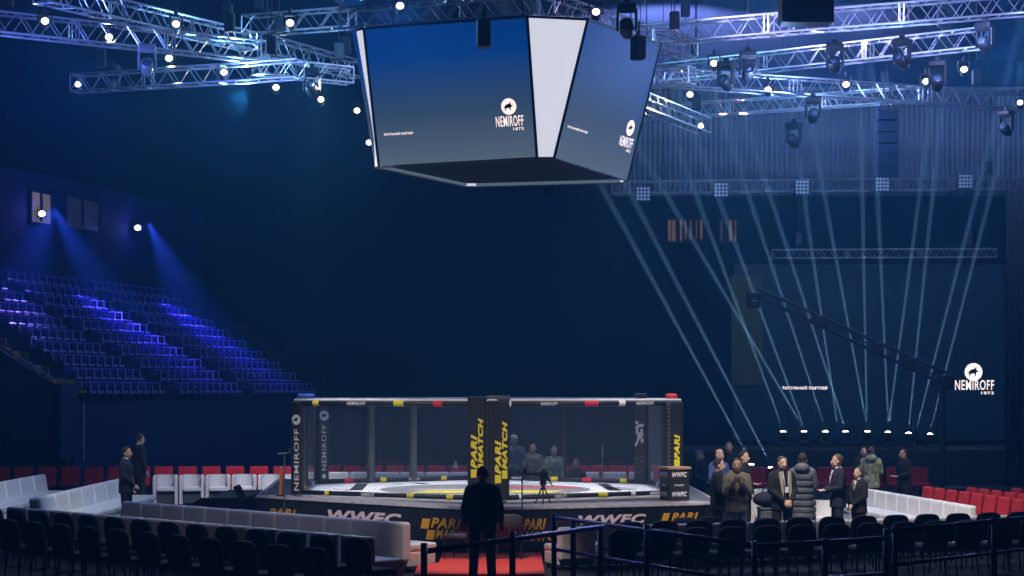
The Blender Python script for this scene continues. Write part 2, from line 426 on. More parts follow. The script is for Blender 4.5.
bw(m,'logo','led_white',sc); bw(md,'logo_figure','wallscreen',sc)
# dim olive banner
tag(MB().rbox(at(747,330,63.75),(1.05,.05,3.7),.01).build('hanging_banner','olive'),'dim olive green banner hanging before the left edge of the big rear screen','banner')
# amber slit windows in the rear wall
for i,(x0_,x1_,cols) in enumerate([(668,684,((668,671),(672,675.5),(680,682))),(684.5,703,((685,686),(690,691.5),(696,697),(700,702.5))),(719,740,((721,722),(729,732),(735,736.2)))]):
    w=MB(); pa=at(x0_,219,83.9); pb=at(x1_,243,83.9)
    w.box(((pa.x+pb.x)/2,83.95,(pa.z+pb.z)/2),(pb.x-pa.x,.1,pa.z-pb.z)); w=w.build('window_%d'%(i+3),'black'); tag(w,kind='structure')
    for (c0,c1) in cols:
        pa=at(c0,220,83.88); pb=at(c1,241-(i==1)*2,83.88); MB().box(((pa.x+pb.x)/2,83.88,(pa.z+pb.z)/2),(pb.x-pa.x,.04,pa.z-pb.z)).build('window_blind','amber_strip',w)

# ================================================================ VIDEO CUBE
HB,HTOP=4.37,6.95
def el(px,py,H): Y=H*F/(HZ-py); return Vector(((px-512)*Y/F,Y,CAMZ+H))
bt=[el(379,167,HB),el(537,158,HB),el(554,158,HB),el(627,181,HB)]
tp=[el(363.5,27,HTOP),el(527,15,HTOP),el(588,18,HTOP),el(661,43,HTOP)]
cen=(bt[0]+bt[3])/2
def on_plane(px,py,a,b_,c):
    n=(b_-a).cross(c-a); o=Vector((0,0,CAMZ)); d=Vector(((px-512)/F,1,(HZ-py)/F)); return o+d*((a-o).dot(n)/d.dot(n))
tp[0]=on_plane(363.5,27,bt[0],bt[1],tp[1]); tp[3]=on_plane(661,43,bt[2],bt[3],tp[2])
# finish the plan: mirror the two visible faces through the middle of the cube
def mir(p,z): q=cen*2-p; return Vector((q.x,q.y,p.z))
far=el(470,187,HB); bl=el(375,167.6,HB); tl=el(352,30,HTOP)
br=el(623,182,HB)
JC=Vector((cen.x,cen.y,CAMZ+HB)); J=thing('hanging_video_cube','four-sided LED video cube hanging high above the cage, flaring wider at its top','video cube',JC)
back=[Vector((far.x+.15,far.y-.1,far.z)),Vector((far.x-.12,far.y-.14,far.z))]
bott=[bt[0],bt[1],bt[2],bt[3],br+Vector((-.02,.12,0)),back[0],back[1],bl]
d1=(tp[3]-tp[2]); 
tback=[Vector((back[0].x+.25,back[0].y+.9,tp[0].z)),Vector((back[1].x-.35,back[1].y+.8,tp[0].z))]
topp=[tp[0],tp[1],tp[2],tp[3],tp[3]+Vector((-.1,.6,0)),tback[0],tback[1],tl]
def slab(p,q,r,s,th,name,m,parent):
    n=(q-p).cross(s-p).normalized(); vs=[p,q,r,s]+[v-n*th for v in(p,q,r,s)]
    return bw(MB().add(vs,[(0,1,2,3),(7,6,5,4),(0,4,5,1),(1,5,6,2),(2,6,7,3),(3,7,4,0)]),name,m,parent)
S1=slab(bott[0],bott[1],topp[1],topp[0],.08,'screen','slide',J)
S2=slab(bott[2],bott[3],topp[3],topp[2],.08,'screen','slide',J)
S3=slab(bott[4],bott[5],topp[5],topp[4],.08,'screen','slide',J)
S4=slab(bott[6],bott[7],topp[7],topp[6],.08,'screen','slide',J)
for (i,j) in((1,2),(3,4),(5,6),(7,0)): slab(bott[i],bott[j],topp[j],topp[i],.06,'corner_panel','panel_white',J)
m=MB(); n=len(bott); m.add([p+Vector((0,0,.06)) for p in bott]+[p+Vector((0,0,.12)) for p in bott],[tuple(range(n-1,-1,-1)),tuple(range(n,2*n))]+[(i,(i+1)%n,n+(i+1)%n,n+i) for i in range(n)]); bw(m,'underside','black_fabric',J)
m=MB(); m.add([p-Vector((0,0,.05)) for p in topp]+[p for p in topp],[tuple(range(n-1,-1,-1)),tuple(range(n,2*n))]+[(i,(i+1)%n,n+(i+1)%n,n+i) for i in range(n)]); bw(m,'roof_panel','black',J)
m=MB()
for i in range(n): m.tube(bott[i],bott[(i+1)%n],.022,n=6)
bw(m,'bottom_frame','grey_base',J)
for i in (0,1,2,3): bw(MB().tube(bott[i],topp[i],.03,n=6),'corner_trim','black_gloss',J)
for p in (topp[0],topp[1],topp[3],topp[6]):
    bw(MB().tube(p*.8+JC*.2+Vector((0,0,.5)),(p.x*.8+JC.x*.2,p.y*.8+JC.y*.2,RZ),.015,n=5),'hoist_chain','black',J)
def jface(a,b_,c,d,parent,jobs):
    """lettering placed at fractions of a screen"""
    def P(u,v,off=.012):
        n=(b_-a).cross(d-a).normalized(); return (a*(1-u)+b_*u)*(1-v)+(d*(1-u)+c*u)*v+n*off
    mw=MB(); ms=MB(); md=MB()
    for kind,t,u0,v0,w,h in jobs:
        if kind=='t':
            vs,fs=text_geo(t,0,.012); mw.add([P(u0+x.x*w,v0+x.y*h) for x in vs],fs)
        elif kind=='s':
            vs,fs=text_geo(t,0,.03); ms.add([P(u0+x.x*w,v0+x.y*h) for x in vs],fs)
        else:
            ds=lambda mb,cx,cy,r,off,k=18: mb.add([P(u0+cx*w+r*w*math.cos(2*PI*i/k),v0+cy*h+r*h*math.sin(2*PI*i/k),off) for i in range(k)],[tuple(range(k))])
            ds(mw,0,0,1,.012)
            for q in EMB: md.add([P(u0+x*w,v0+y*h,.016) for x,y in q],[tuple(range(len(q)))])
    bw(mw,'logo','led_logo',parent); bw(ms,'lettering','led_logo',parent); bw(md,'logo_figure','print_dark',parent)
jface(bott[0],bott[1],topp[1],topp[0],S1,[('s','ТИТУЛЬНИЙ ПАРТНЕР',.055,.222,.19,.021),('t','NEMIROFF',.768,.235,.168,.075),('t','1872',.87,.205,.065,.020),('d','',.853,.375,.046,.058)])
jface(bott[2],bott[3],topp[3],topp[2],S2,[('s','ТИТУЛЬНИЙ ПАРТНЕР',.06,.232,.26,.020),('t','NEMIROFF',.755,.225,.19,.072),('t','1872',.875,.195,.065,.020),('d','',.86,.365,.052,.056)])
def face_rz(dx,dy): return math.atan2(-dx,dy)
# ================================================================ PLATFORM
DZ=.90; MZ=.925; RIM=2.70
DP=[(-4.95,36.74),(-.9,33.05),(.1,33.05),(3.81,34.5),(3.81,43.6),(-5.4,43.8)]
D=thing('cage_platform','black platform with sponsor lettering on its skirt, carrying the cage','platform',(-.6,38.6,0))
bw(MB().prism(DP,.02,DZ-.06),'skirt','black_gloss',D)
inner=[(p[0]*.985-.009,38.6+(p[1]-38.6)*.985) for p in DP]
bw(MB().prism(inner,DZ-.05,DZ),'deck_top','deck',D)
m=MB()
for i in range(6):
    p=Vector((*DP[i],DZ-.02)); q=Vector((*DP[(i+1)%6],DZ-.02)); m.tube(p,q,.022,n=6)
bw(m,'edge_trim','deck_edge',D)
ins=[Vector((*p,0)).lerp(Vector((-.6,38.6,0)),.15) for p in DP]
m=MB()
for i in (0,1,2):
    j=(i+1)%6; P_=[Vector((*DP[i],0)),Vector((*DP[j],0)),ins[j],ins[i]]
    m.prism([(p.x,p.y) for p in P_],DZ-.02,DZ+.012)
bw(m,'glare_band','deck_edge',D)  # pale strip paints the glare on the front of the deck
V=[Vector(p) for p in ((-.45,34.45,0),(-4.18,36.6,0),(-4.2,40.8,0),(-.6,42.95,0),(2.92,40.8,0),(3.24,36.6,0))]
CC=sum(V,Vector())/6
bw(MB().prism([(p.x,p.y) for p in V],DZ,MZ),'canvas','canvas',D)
cv=[o for o in C.objects if o.name=='canvas'][0]
# prints on the canvas
def flat(mb,pts,z): mb.add([(x,y,z) for x,y in pts],[tuple(range(len(pts)))])
def circ(cx,cy,r,n=36,a0=0,a1=2*PI): return [(cx+r*math.cos(a0+(a1-a0)*i/n),cy+r*math.sin(a0+(a1-a0)*i/n)) for i in range(n)]
m=MB(); flat(m,circ(CC.x,CC.y,2.15),MZ+.004); bw(m,'canvas_print','canvas_grey',cv)
def band(xa,xb,yc,h,sk,mm):
    m=MB(); flat(m,[(xa,yc-h/2),(xb,yc-h/2),(xb+sk,yc+h/2),(xa+sk,yc+h/2)],MZ+.008); bw(m,'canvas_print',mm,cv)
for q in ([(-3.28,38.2),(-3.02,38.2),(-3.10,41.0),(-3.36,41.0)],[(1.95,38.2),(2.2,38.2),(2.05,41.0),(1.82,41.0)]):
    m=MB(); flat(m,q,MZ+.006); bw(m,'canvas_print','print_dark',cv)
band(-2.0,.75,37.75,.75,.3,'yellow'); band(-.6,1.2,39.3,.5,.3,'red'); band(-2.1,-.9,38.6,.22,.2,'canvas')
for i in range(6):
    a=V[i]; b_=V[(i+1)%6]; mid=(a+b_)/2; d=(b_-a).normalized(); nrm=(CC-mid).normalized()
    for (s,w,h,off,mm) in ((-.55,.75,.62,.55,'white'),(-.02,.16,.62,.55,'print_dark'),(.75,.6,.5,.6,'canvas')):
        m=MB(); c=mid+d*s+nrm*(off+.3); P_=[c-d*w/2-nrm*h/2,c+d*w/2-nrm*h/2,c+d*w/2+nrm*h/2,c-d*w/2+nrm*h/2]
        if mm=='canvas': continue
        flat(m,[(p.x,p.y) for p in P_],MZ+.006); bw(m,'canvas_print',mm,cv)
    m=MB(); c=mid-d*.55+nrm*.85
    m.add([Vector((c.x,c.y,MZ+.010))+d*(q[0]*.3)+nrm*(q[1]*.2) for q in ((-.5,0),(.3,.5),(.5,.1),(-.2,-.5))],[(0,1,2,3)]); bw(m,'canvas_print','canvas_grey',cv)
# skirt lettering
def skirt(i,jobs):
    a=Vector((*DP[i],0)); b_=Vector((*DP[i+1],0)); d=(b_-a).normalized(); fr=Face(a,d,(0,0,1))
    for t,x0,x1,y0,y1,mm,sh in jobs:
        t0=hit(x0,a,d); t1=hit(x1,a,d); Y=(a+d*(t0+t1)/2).y
        zt=CAMZ-(y0-HZ)*Y/F; zb=CAMZ-(y1-HZ)*Y/F
        m=MB(); fr.text(m,t,t0,zb,t1-t0,zt-zb,shear=sh,bold=.045,off=.012); bw(m,'lettering',mm,D)
def bars(i,x0,x1,y0,y1,mm):
    a=Vector((*DP[i],0)); b_=Vector((*DP[i+1],0)); d=(b_-a).normalized(); fr=Face(a,d,(0,0,1))
    t0=hit(x0,a,d); t1=hit(x1,a,d); Y=(a+d*(t0+t1)/2).y; zt=CAMZ-(y0-HZ)*Y/F; zb=CAMZ-(y1-HZ)*Y/F
    m=MB(); m.add([fr.p(t0,zb,.012),fr.p(t1-.05,zb,.012),fr.p(t1,zt,.012),fr.p(t0+.05,zt,.012)],[(0,1,2,3)]); bw(m,'lettering',mm,D)
skirt(0,[('PARI',269,297,508.5,516.5,'amber',.3),('MATCH',274,305,517.5,525.5,'amber',.3),('WWFC',328,402,511.5,523.5,'pinkwhite',.25),('PARI',431,462,518,528.5,'amber',.3),('MATCH',436,469,530,539.5,'amber',.3)])
bars(0,421,431,518.5,528.5,'amber'); bars(0,426,436,530,539.5,'amber')
skirt(2,[('PARI',523,546,518.5,529.5,'amber',.3),('MATCH',524,563,531,541,'amber',.3),('WWFC',578,646,514.5,524,'pinkwhite',.25),('PARI',671,698,512.5,520.5,'amber',.3),('MATCH',676,706,521.5,529,'amber',.3)])
bars(2,516.5,522,519,529.5,'amber'); bars(2,661,670,513,520.5,'amber')

# ================================================================ CAGE
G=thing('fight_cage','hexagonal mesh fight cage with black padded posts and rails','cage',(CC.x,CC.y,MZ))
def wires(a,b_,z0,z1,pitch=.082,r=.0019):
    d=(b_-a); L=d.length; d.normalize(); H=z1-z0; m=MB()
    for sg in(1,-1):
        c=-H if sg==1 else 0
        while c<(L if sg==1 else L+H):
            # u = c + sg*w , w height
            w0=max(0,(-c) if sg==1 else c-L); w1=min(H,(L-c) if sg==1 else c)
            if w1-w0>.01:
                m.tube(a+d*(c+sg*w0)+Vector((0,0,z0+w0)),a+d*(c+sg*w1)+Vector((0,0,z0+w1)),r,n=3,cap=False)
            c+=pitch
    return m
pads={0:[(.12,'yellow',.14),(.34,'T',.42),(.56,'yellow',.22),(.76,'red',.2),(.93,'yellow',.16)],
      5:[(.10,'white',.1),(.30,'T',.36),(.52,'red',.3),(.68,'white',.14),(.80,'T',.4)],
      1:[(.3,'yellow',.3),(.7,'white',.3)],2:[(.12,'red',.3),(.32,'yellow',.2),(.5,'T',.4),(.68,'yellow',.2),(.85,'red',.3)],
      3:[(.15,'T',.4),(.38,'yellow',.25),(.58,'red',.32),(.8,'yellow',.22)],4:[(.3,'white',.3),(.7,'yellow',.2)]}
for i in range(6):
    a=V[i]; b_=V[(i+1)%6]; d=(b_-a).normalized(); L=(b_-a).length; mid=(a+b_)/2
    out=Vector((d.y,-d.x,0)); out=out if out.dot(mid-CC)>0 else -out
    cam=Vector((0,0,0))-mid; side=out if out.dot(cam)>0 else -out     # the side that is seen
    bw(wires(a,b_,MZ+.08,RIM-.05),'chain_link_mesh','wire',G)
    tp_=bw(MB().tube(a+Vector((0,0,RIM)),b_+Vector((0,0,RIM)),.052,n=10),'top_rail_pad','pad',G,True)
    bt_=bw(MB().tube(a+Vector((0,0,MZ+.06)),b_+Vector((0,0,MZ+.06)),.045,n=10),'bottom_rail_pad','pad',G,True)
    bw(MB().tube(a+Vector((0,0,RIM+.060)),b_+Vector((0,0,RIM+.060)),.024,n=8),'rail_cover','canvas',G)
    uu=d if d.cross(Vector((0,0,1))).dot(side)>0 else -d
    o0=a if uu==d else b_
    for par,z,rr,sc_ in((tp_,RIM,.054,1.0),(bt_,MZ+.06,.047,1.0)):
        for (f,mm,w) in pads[i]:
            if par is bt_ : f=(f+.06)%1; w=w*.7; mm={'red':'yellow'}.get(mm,mm) if i in(0,5) else mm
            c=o0+uu*(L*f)+Vector((0,0,z))
            if mm=='T':
                fr=Face(c+side*rr,uu,(0,0,1)); q=MB(); fr.text(q,'NEMIROFF',-w/2,-.032,w,.064,bold=.02,off=.004); bw(q,'sponsor_patch','white',par)
            else:
                bw(MB().tube(c-uu*w/2,c+uu*w/2,rr+.004,n=12),'sponsor_patch',mm,par,False)
    # posts between the corners
    fr_=(.0,)
    posts={2:(.31,.56),3:(.5,),0:(),5:(),1:(.5,),4:(.5,)}[i]
    for q in posts:
        c=a+d*L*q
        bw(MB().tube(c+Vector((0,0,MZ+.015)),c+Vector((0,0,RIM)),.085 if i==2 else .04,n=10),'post','pad_grey' if i==2 else 'pad',G)
# corner posts, pads and caps
for i,p in enumerate(V):
    bw(MB().tube(p+Vector((0,0,MZ+.015)),p+Vector((0,0,RIM+.02)),.06,n=10),'corner_post','black',G)
def pad(i,j,w,z0,z1,th=.10,m='pad',gap=.0,inside=False):
    a=V[i]; d=(V[j]-a).normalized(); nn=Vector((-d.y,d.x,0)); nn=nn if nn.dot(a+d-CC)>0 else -nn
    c=a+d*(gap+w/2)+nn*(-.03 if inside else .03)
    R=Matrix.Rotation(math.atan2(d.y,d.x),3,'Z')
    o=bw(MB().rbox((c.x,c.y,(z0+z1)/2),(w,th,z1-z0),.03,2,R=R),'corner_pad',m,G)
    cam=-c; s=nn if nn.dot(Vector((cam.x,cam.y,0)))>0 else -nn
    uu=Vector((-s.y,s.x,0))
    return o,Face(Vector((c.x,c.y,0))-uu*w/2+s*(th/2),uu,(0,0,1)),w
def vtext(o,fr,t,a,z0,w,h,mm,shear=0):
    m=MB(); fr.text(m,t,a,z0,w,h,shear=shear,bold=(.012 if t=='NEMIROFF' else .05),off=.008,up=True); bw(m,'lettering',mm,o)
o,f,w=pad(0,1,.37,MZ+.02,2.84,.14); vtext(o,f,'PARI',.09,1.52,.13,.62,'yellow',.25); vtext(o,f,'MATCH',.24,1.62,.11,.82,'yellow',.25)
m=MB(); f.quad(m,.09,1.36,.13,.15,.008); f.quad(m,.24,1.46,.11,.15,.008); bw(m,'lettering','yellow',o)
o,f,w=pad(0,5,.42,MZ+.02,2.76,.14); vtext(o,f,'PARI',.10,1.42,.13,.62,'yellow',.25); vtext(o,f,'MATCH',.25,1.50,.11,.88,'yellow',.25)
m=MB(); f.quad(m,.10,1.26,.13,.15,.008); f.quad(m,.25,1.34,.11,.15,.008); bw(m,'lettering','yellow',o)
o,f,w=pad(1,0,.20,MZ+.02,RIM+.03,.12); vtext(o,f,'NEMIROFF',.05,1.02,.11,1.18,'white'); m=MB(); md=MB(); f.emblem(m,md,.10,2.38,.10,.008); bw(m,'logo','white',o); bw(md,'logo_figure','pad',o)
o,f,w=pad(1,2,1.9,MZ+.02,RIM+.02,.1)
o,f,w=pad(2,3,.26,MZ+.02,RIM+.03,.12,inside=True); vtext(o,f,'NEMIROFF',.08,1.22,.11,.98,'white'); m=MB(); md=MB(); f.emblem(m,md,.135,2.40,.11,.008); bw(m,'logo','white',o); bw(md,'logo_figure','pad',o)
m=MB(); f.disc(m,.135,1.1,.05,.008); bw(m,'logo','white',o)
o,f,w=pad(4,3,.30,MZ+.02,RIM+.05,.12,inside=True)
m=MB(); z=1.75   # jagged white emblem of straight strokes
for (q) in (((.02,.0),(.07,.0),(.16,.18),(.10,.18)),((.10,.16),(.17,.16),(.17,.34),(.08,.30)),((.17,.10),(.24,.06),(.25,.16),(.18,.20)),((.17,.2),(.23,.22),(.23,.42),(.17,.40)),((.06,.28),(.12,.33),(.12,.52),(.05,.46)),((.03,.56),(.08,.50),(.14,.56),(.06,.60)),((.12,.44),(.25,.46),(.25,.53),(.13,.52))):
    m.add([f.p(a,z+b*.9,.008) for a,b in q],[(0,1,2,3)])
bw(m,'logo','white',o)
m=MB()
for k in range(4): m.add([f.p(.03,1.15+.1*k,.008),f.p(.27,1.22+.1*k,.008),f.p(.27,1.25+.1*k,.008),f.p(.03,1.18+.1*k,.008)],[(0,1,2,3)])
bw(m,'logo','pad_grey',o)
o,f,w=pad(5,0,.38,MZ+.02,RIM+.02,.12); vtext(o,f,'PARI',.17,1.62,.13,.48,'yellow',.25)
m=MB(); f.quad(m,.17,1.48,.13,.14,.008); bw(m,'lettering','yellow',o)
m=MB()
for k in range(22): f.disc(m,.05,MZ+.15+k*.076,.010,.008,8)
bw(m,'lacing','white',o)
for i,mm,w in((1,'blue',.34),(5,'red',.22),(4,'pad_grey',.26)):
    p=V[i]; q=p+(CC-p).normalized()*.12
    bw(MB().rbox((q.x+(.1 if i==1 else -.06),q.y,RIM+.12),(w,.22,.12),.04),'corner_cap',mm,G)
p=V[0]; bw(MB().rbox((p.x+.2,p.y+.14,2.80),(.44,.12,.10),.03),'corner_cap','pad_grey',G)

# ================================================================ CHAIRS
def lounge(m='white_leather'):
    T=thing('lounge_seat','x','seat')
    MB().rbox((0,.02,.21),(.64,.62,.26),.03).build('base',m,T)
    MB().rbox((0,.06,.40),(.64,.60,.13),.04,3).build('seat_cushion',m,T)
    MB().rbox((0,-.29,.50),(.645,.16,.64),.05,3).build('backrest',m,T)
    for sx in(-.26,.26):
        for sy in(-.3,.26): MB().tube((sx,sy,0),(sx,sy,.09),.025,n=8).build('leg','black',T)
    return T
def banquet(m,back='round'):
    T=thing('banquet_chair','x','chair')
    MB().rbox((0,.02,.46),(.46,.46,.09),.035,3).build('seat',m,T)
    # rounded back
    prof=[]; N=14
    for i in range(N+1):
        t=PI*i/N; prof.append((.235*math.copysign(abs(math.cos(t))**.55,math.cos(t)),.70+.24*math.sin(t)**.6))
    prof=[(.20,.44)]+prof+[(-.20,.44)]
    b=MB(); R=Matrix.Rotation(math.radians(-7),3,'X')
    fr=[Vector((x,-.22-(z-.44)*.12,z)) for x,z in prof]; bk=[p+Vector((0,-.07,.0)) for p in fr]; fi=[Vector((p.x*.9,p.y+.025,.44+(p.z-.44)*.95)) for p in fr]; bi=[Vector((p.x*.9,p.y-.095,.44+(p.z-.44)*.95)) for p in fr]
    b.loft([fi,fr,bk,bi]); b.build('backrest',m,T,True)
    for sx in(-.20,.20):
        MB().path([(sx,.20,0),(sx,.19,.42)],.014).build('leg','black',T)
        MB().path([(sx,-.26,0),(sx,-.20,.44),(sx*.9,-.26,.75)],.014).build('leg','black',T)
    return T
def tub():
    T=thing('tub_chair','x','armchair')
    pts=[]; ro,ri=.312,.235
    prof_o=[];prof_i=[]
    for i in range(15):
        t=PI+PI*i/14; 
        prof_o.append((ro*math.cos(t),ro*math.sin(t)*.95)); prof_i.append((ri*math.cos(t),ri*math.sin(t)*.92))
    prof_o=[(-ro,.30)]+prof_o+[(ro,.30)]; prof_i=[(-ri,.30)]+prof_i+[(ri,.30)]
    ring=prof_o+prof_i[::-1]
    hz=lambda y:.78 if y<.05 else .75
    b=MB(); b.loft([[Vector((x,y,.04)) for x,y in ring],[Vector((x,y,hz(y)-.03)) for x,y in ring],[Vector((x*.97,y*.97,hz(y))) for x,y in ring]]); b.build('shell','white_leather',T)
    MB().rbox((0,.03,.42),(.46,.54,.13),.04,3).build('seat_cushion','white_leather',T)
    MB().rbox((0,.0,.20),(.45,.46,.28),.01).build('base','grey_base',T)
    for sx in(-.26,.26): 
        for sy in(-.15,.24): MB().tube((sx,sy,0),(sx,sy,.05),.02,n=8).build('foot','black',T)
    return T
def theatre(m):
    T=thing('red_chair','x','chair')
    MB().rbox((0,.03,.44),(.48,.48,.12),.05,3).build('seat',m,T)
    MB().rbox((0,-.24,.66),(.50,.10,.50),.06,3,R=Matrix.Rotation(math.radians(8),3,'X')).build('backrest',m,T)
    for sx in(-.2,.2):
        for sy in(-.2,.2): MB().tube((sx,sy,0),(sx,sy,.40),.016,n=7).build('leg','black',T)
    return T
def line(row,p0,p1,n,face,labels,group,skip=()):
    p0=Vector(p0); p1=Vector(p1); rz=face_rz(*face)
    for i in range(n):
        if i in skip: continue
        row.put(p0+(p1-p0)*(i/(n-1)),rz,labels(i),group)
WL=Row(lounge()); lw=lounge(); lw.scale=(1,1,.86); LW=Row(lw); BC=Row(banquet('black_fabric')); bp=banquet('burgundy'); bp.scale=(1,1,.93); BU=Row(bp); TB=Row(tub()); RC=Row(theatre('red_fabric'))
nL=(.70,.715)
# row A: white seats before the platform
line(WL,(-7.0,36.45,0),(-1.7,31.0,0),12,nL,lambda i:'white padded seat, %s from the red carpet in the left row nearest the platform'%nth(11-i),'white lounge seats in the row nearest the platform')
# row B
line(WL,(-8.75,34.7,0),(-2.05,28.0,0),14,nL,lambda i:'white padded seat, %s from the carpet in the row right before the black chairs'%nth(13-i),'white lounge seats before the black chairs')
# rows C and D of dark chairs
line(BC,(-8.7,32.9,0),(-1.9,26.1,0),14,nL,lambda i:'black rounded chair, %s from the red carpet in the front left row behind white seats'%nth(13-i),'black chairs left of the carpet')
line(BC,(-8.7,30.9,0),(-2.3,24.5,0),13,nL,lambda i:'black rounded chair, %s from the red carpet in the darkest lower left row'%nth(12-i),'black chairs in the lowest left row')
nR=(-.36,.93)
line(LW,(.95,31.45,0),(1.62,31.72,0),2,nR,lambda i:['white lounge seat at the right edge of the red carpet, before the platform','white lounge seat second from the red carpet, right of it, partly behind barrier rails'][i],'white lounge seats right of the carpet')
line(LW,(2.3,31.98,0),(8.6,34.3,0),11,nR,lambda i:'white lounge seat showing between dark red chairs on the right, %s from the carpet side'%nth(i),'white lounge seats before the burgundy chairs')
line(BU,(1.75,30.25,0),(8.55,32.75,0),13,nR,lambda i:'dark burgundy chair, %s from the carpet in the right row behind white seats'%nth(i),'burgundy chairs right of the carpet')
line(BU,(1.55,28.6,0),(8.9,31.3,0),14,nR,lambda i:'near-black burgundy chair, %s from the carpet in the lowest right row'%nth(i),'burgundy chairs in the lowest right row')
# tub chairs
line(TB,(-8.85,48.6,0),(-5.55,48.9,0),6,(.12,-1),lambda i:'white tub chair, %s in the row of six left of the cage'%['leftmost','second from left','third from left','third from right','second from right','rightmost'][i],'white tub chairs left of the cage')
# red chairs at the back
line(RC,(-14.2,50.2,0),(-9.9,50.5,0),8,(.1,-1),lambda i:'dim red chair, %s from the left in the row behind the white film-covered sofas'%nth(i),'red chairs behind the left sofas')
line(RC,(-9.3,50.6,0),(-5.5,50.8,0),7,(.1,-1),lambda i:'red chair, %s from the left behind the white tub chairs'%nth(i),'red chairs behind the tub chairs')
line(RC,(-4.9,51.2,0),(-.9,51.2,0),8,(0,-1),lambda i:'red chair seen through the left mesh of the cage, %s from the left'%nth(i),'red chairs behind the left of the cage')
line(RC,(1.3,51.2,0),(3.9,51.2,0),6,(0,-1),lambda i:'red chair seen through the right mesh of the cage, %s from the left'%nth(i),'red chairs behind the right of the cage')
line(RC,(5.9,50.2,0),(10.8,50.2,0),9,(0,-1),lambda i:'red chair beyond the standing people on the right, %s from the cage'%nth(i),'red chairs behind the people')
line(WL,(-5.2,49.7,0),(-1.3,49.7,0),7,(0,1),lambda i:'white seat seen through the left mesh of the cage, %s from the left'%nth(i),'white seats behind the left of the cage')
line(WL,(1.95,49.7,0),(3.35,49.7,0),3,(0,1),lambda i:'white seat seen through the right mesh of the cage, %s from the left'%nth(i),'white seats behind the right of the cage')
# right rows
line(WL,(7.35,41.2,0),(8.15,35.2,0),10,(-1,-.13),lambda i:'white seat in the long right row running toward the camera, %s from its far end'%nth(i),'white seats in the right side row')
for r,(xa,xb,nm) in enumerate([(8.55,9.35,'first'),(9.4,10.2,'second'),(10.25,11.0,'third')]):
    line(RC,(xa,40.2-.35*r,0),(xb,34.9-.1*r,0),9,(-1,-.13),lambda i:'red chair, %s from the far end in the %s row right of the white seats'%(nth(i),nm),'red chairs right of the white seats')
# tub chairs among the people
for (x,y,f,l) in [(5.25,38.4,(-.6,-.8),'white tub chair behind the bearded man in the brown camouflage jacket'),(5.6,41.5,(-.3,-1),'white tub chair behind the man in the tan-collared jacket'),(6.15,37.2,(-.5,-.9),'white tub chair between the long grey coat and the navy suit')]:
    TB.put((x,y,0),face_rz(*f),l,'white tub chairs on the right')
# judges chairs by the skirt
jp=banquet('judge_grey'); jp.scale=(1,1,.80); JCH=Row(jp)
for (x,y,f,l) in [(-.87,31.75,(-.9,.35),'grey rounded chair left of the man standing on the red carpet, by the platform skirt'),(-.05,31.8,(0,1),'grey rounded chair right of the man standing on the red carpet, by the platform skirt'),(2.9,33.1,(-.3,1),'grey rounded chair before the right WWFC skirt lettering'),(3.35,33.35,(-.3,1),'grey rounded chair at the right corner of the platform'),(-4.78,35.3,(.7,.7),'grey rounded chair at the left corner of the platform')]:
    JCH.put((x,y,.143 if -1.2<x<.5 else 0),face_rz(*f),l,'grey chairs along the platform skirt')
# white film-covered sofas
def sofa(label,x,y0,y1,near=None):
    T=thing('long_sofa',label,'sofa',(x,(y0+y1)/2,0),0,'film-covered white sofas on the left'); L=y1-y0
    MB().rbox((.42,0,.20),(.86,L,.24),.03).build('base','white_leather',T)
    n=int(L/1.15)
    for k in range(n):
        yy=-L/2+L*(k+.5)/n
        MB().rbox((.52,yy,.38),(.72,L/n-.015,.16),.05,3).build('seat_cushion','white_film',T)
        MB().rbox((.10,yy,.60),(.24,L/n-.01,.52),.07,3,R=Matrix.Rotation(math.radians(-9),3,'Y')).build('back_cushion','white_film',T)
    for yy in(-L/2+.1,L/2-.1):
        for xx in(.08,.76): MB().tube((xx,yy,0),(xx,yy,.1),.03).build('foot','black',T)
    if near: MB().rbox((.12,-L/2-.08,.36),(.30,.14,.56),.05,3).build('end_panel',near,T)
    return T
sofa('long white sofa under crinkled clear film at the left edge of the photo',-11.75,38.2,47.2)
sofa('long white film-covered sofa beside the two men on the left, with a dull red end',-9.35,36.9,45.2,'burgundy')
# ================================================================ LAMPS
LAMPK=1.9
def lamp_light(p,power,col,r=.05,name='lamp_glow'):
    l=bpy.data.lights.new(name,'POINT'); l.energy=power; l.color=col; l.shadow_soft_size=r
    o=bpy.data.objects.new(name,l); o.location=p; C.objects.link(o); return o
def spot(p,tgt,power,col,ang,blend=.5,r=.1,name='beam_light'):
    l=bpy.data.lights.new(name,'SPOT'); l.energy=power; l.color=col; l.spot_size=math.radians(ang); l.spot_blend=blend; l.shadow_soft_size=r
    o=bpy.data.objects.new(name,l); o.location=p; o.rotation_euler=(Vector(tgt)-Vector(p)).to_track_quat('-Z','Y').to_euler(); C.objects.link(o); return o
def par_lamp(lens='lens'):
    T=thing('spotlight','x','stage light')
    R=Matrix.Rotation(math.radians(72),4,'X')      # barrel along -Y, tipped down
    MB().lathe([(.0,-.20),(.06,-.20),(.085,-.14),(.10,.06),(.115,.08),(.115,.10),(.10,.10),(.095,.085),(.0,.085)],16,R).build('barrel','black',T,True)
    MB().lathe([(0,.086),(.072,.086),(.055,.10),(.0,.106)],16,R).build('lens',lens,T,True)
    MB().path([(-.13,0,-.02),(-.13,0,.22),(.13,0,.22),(.13,0,-.02)],.014,6).build('yoke','black',T)
    MB().rbox((0,0,.29),(.07,.10,.12),.02).build('clamp','black',T)
    return T
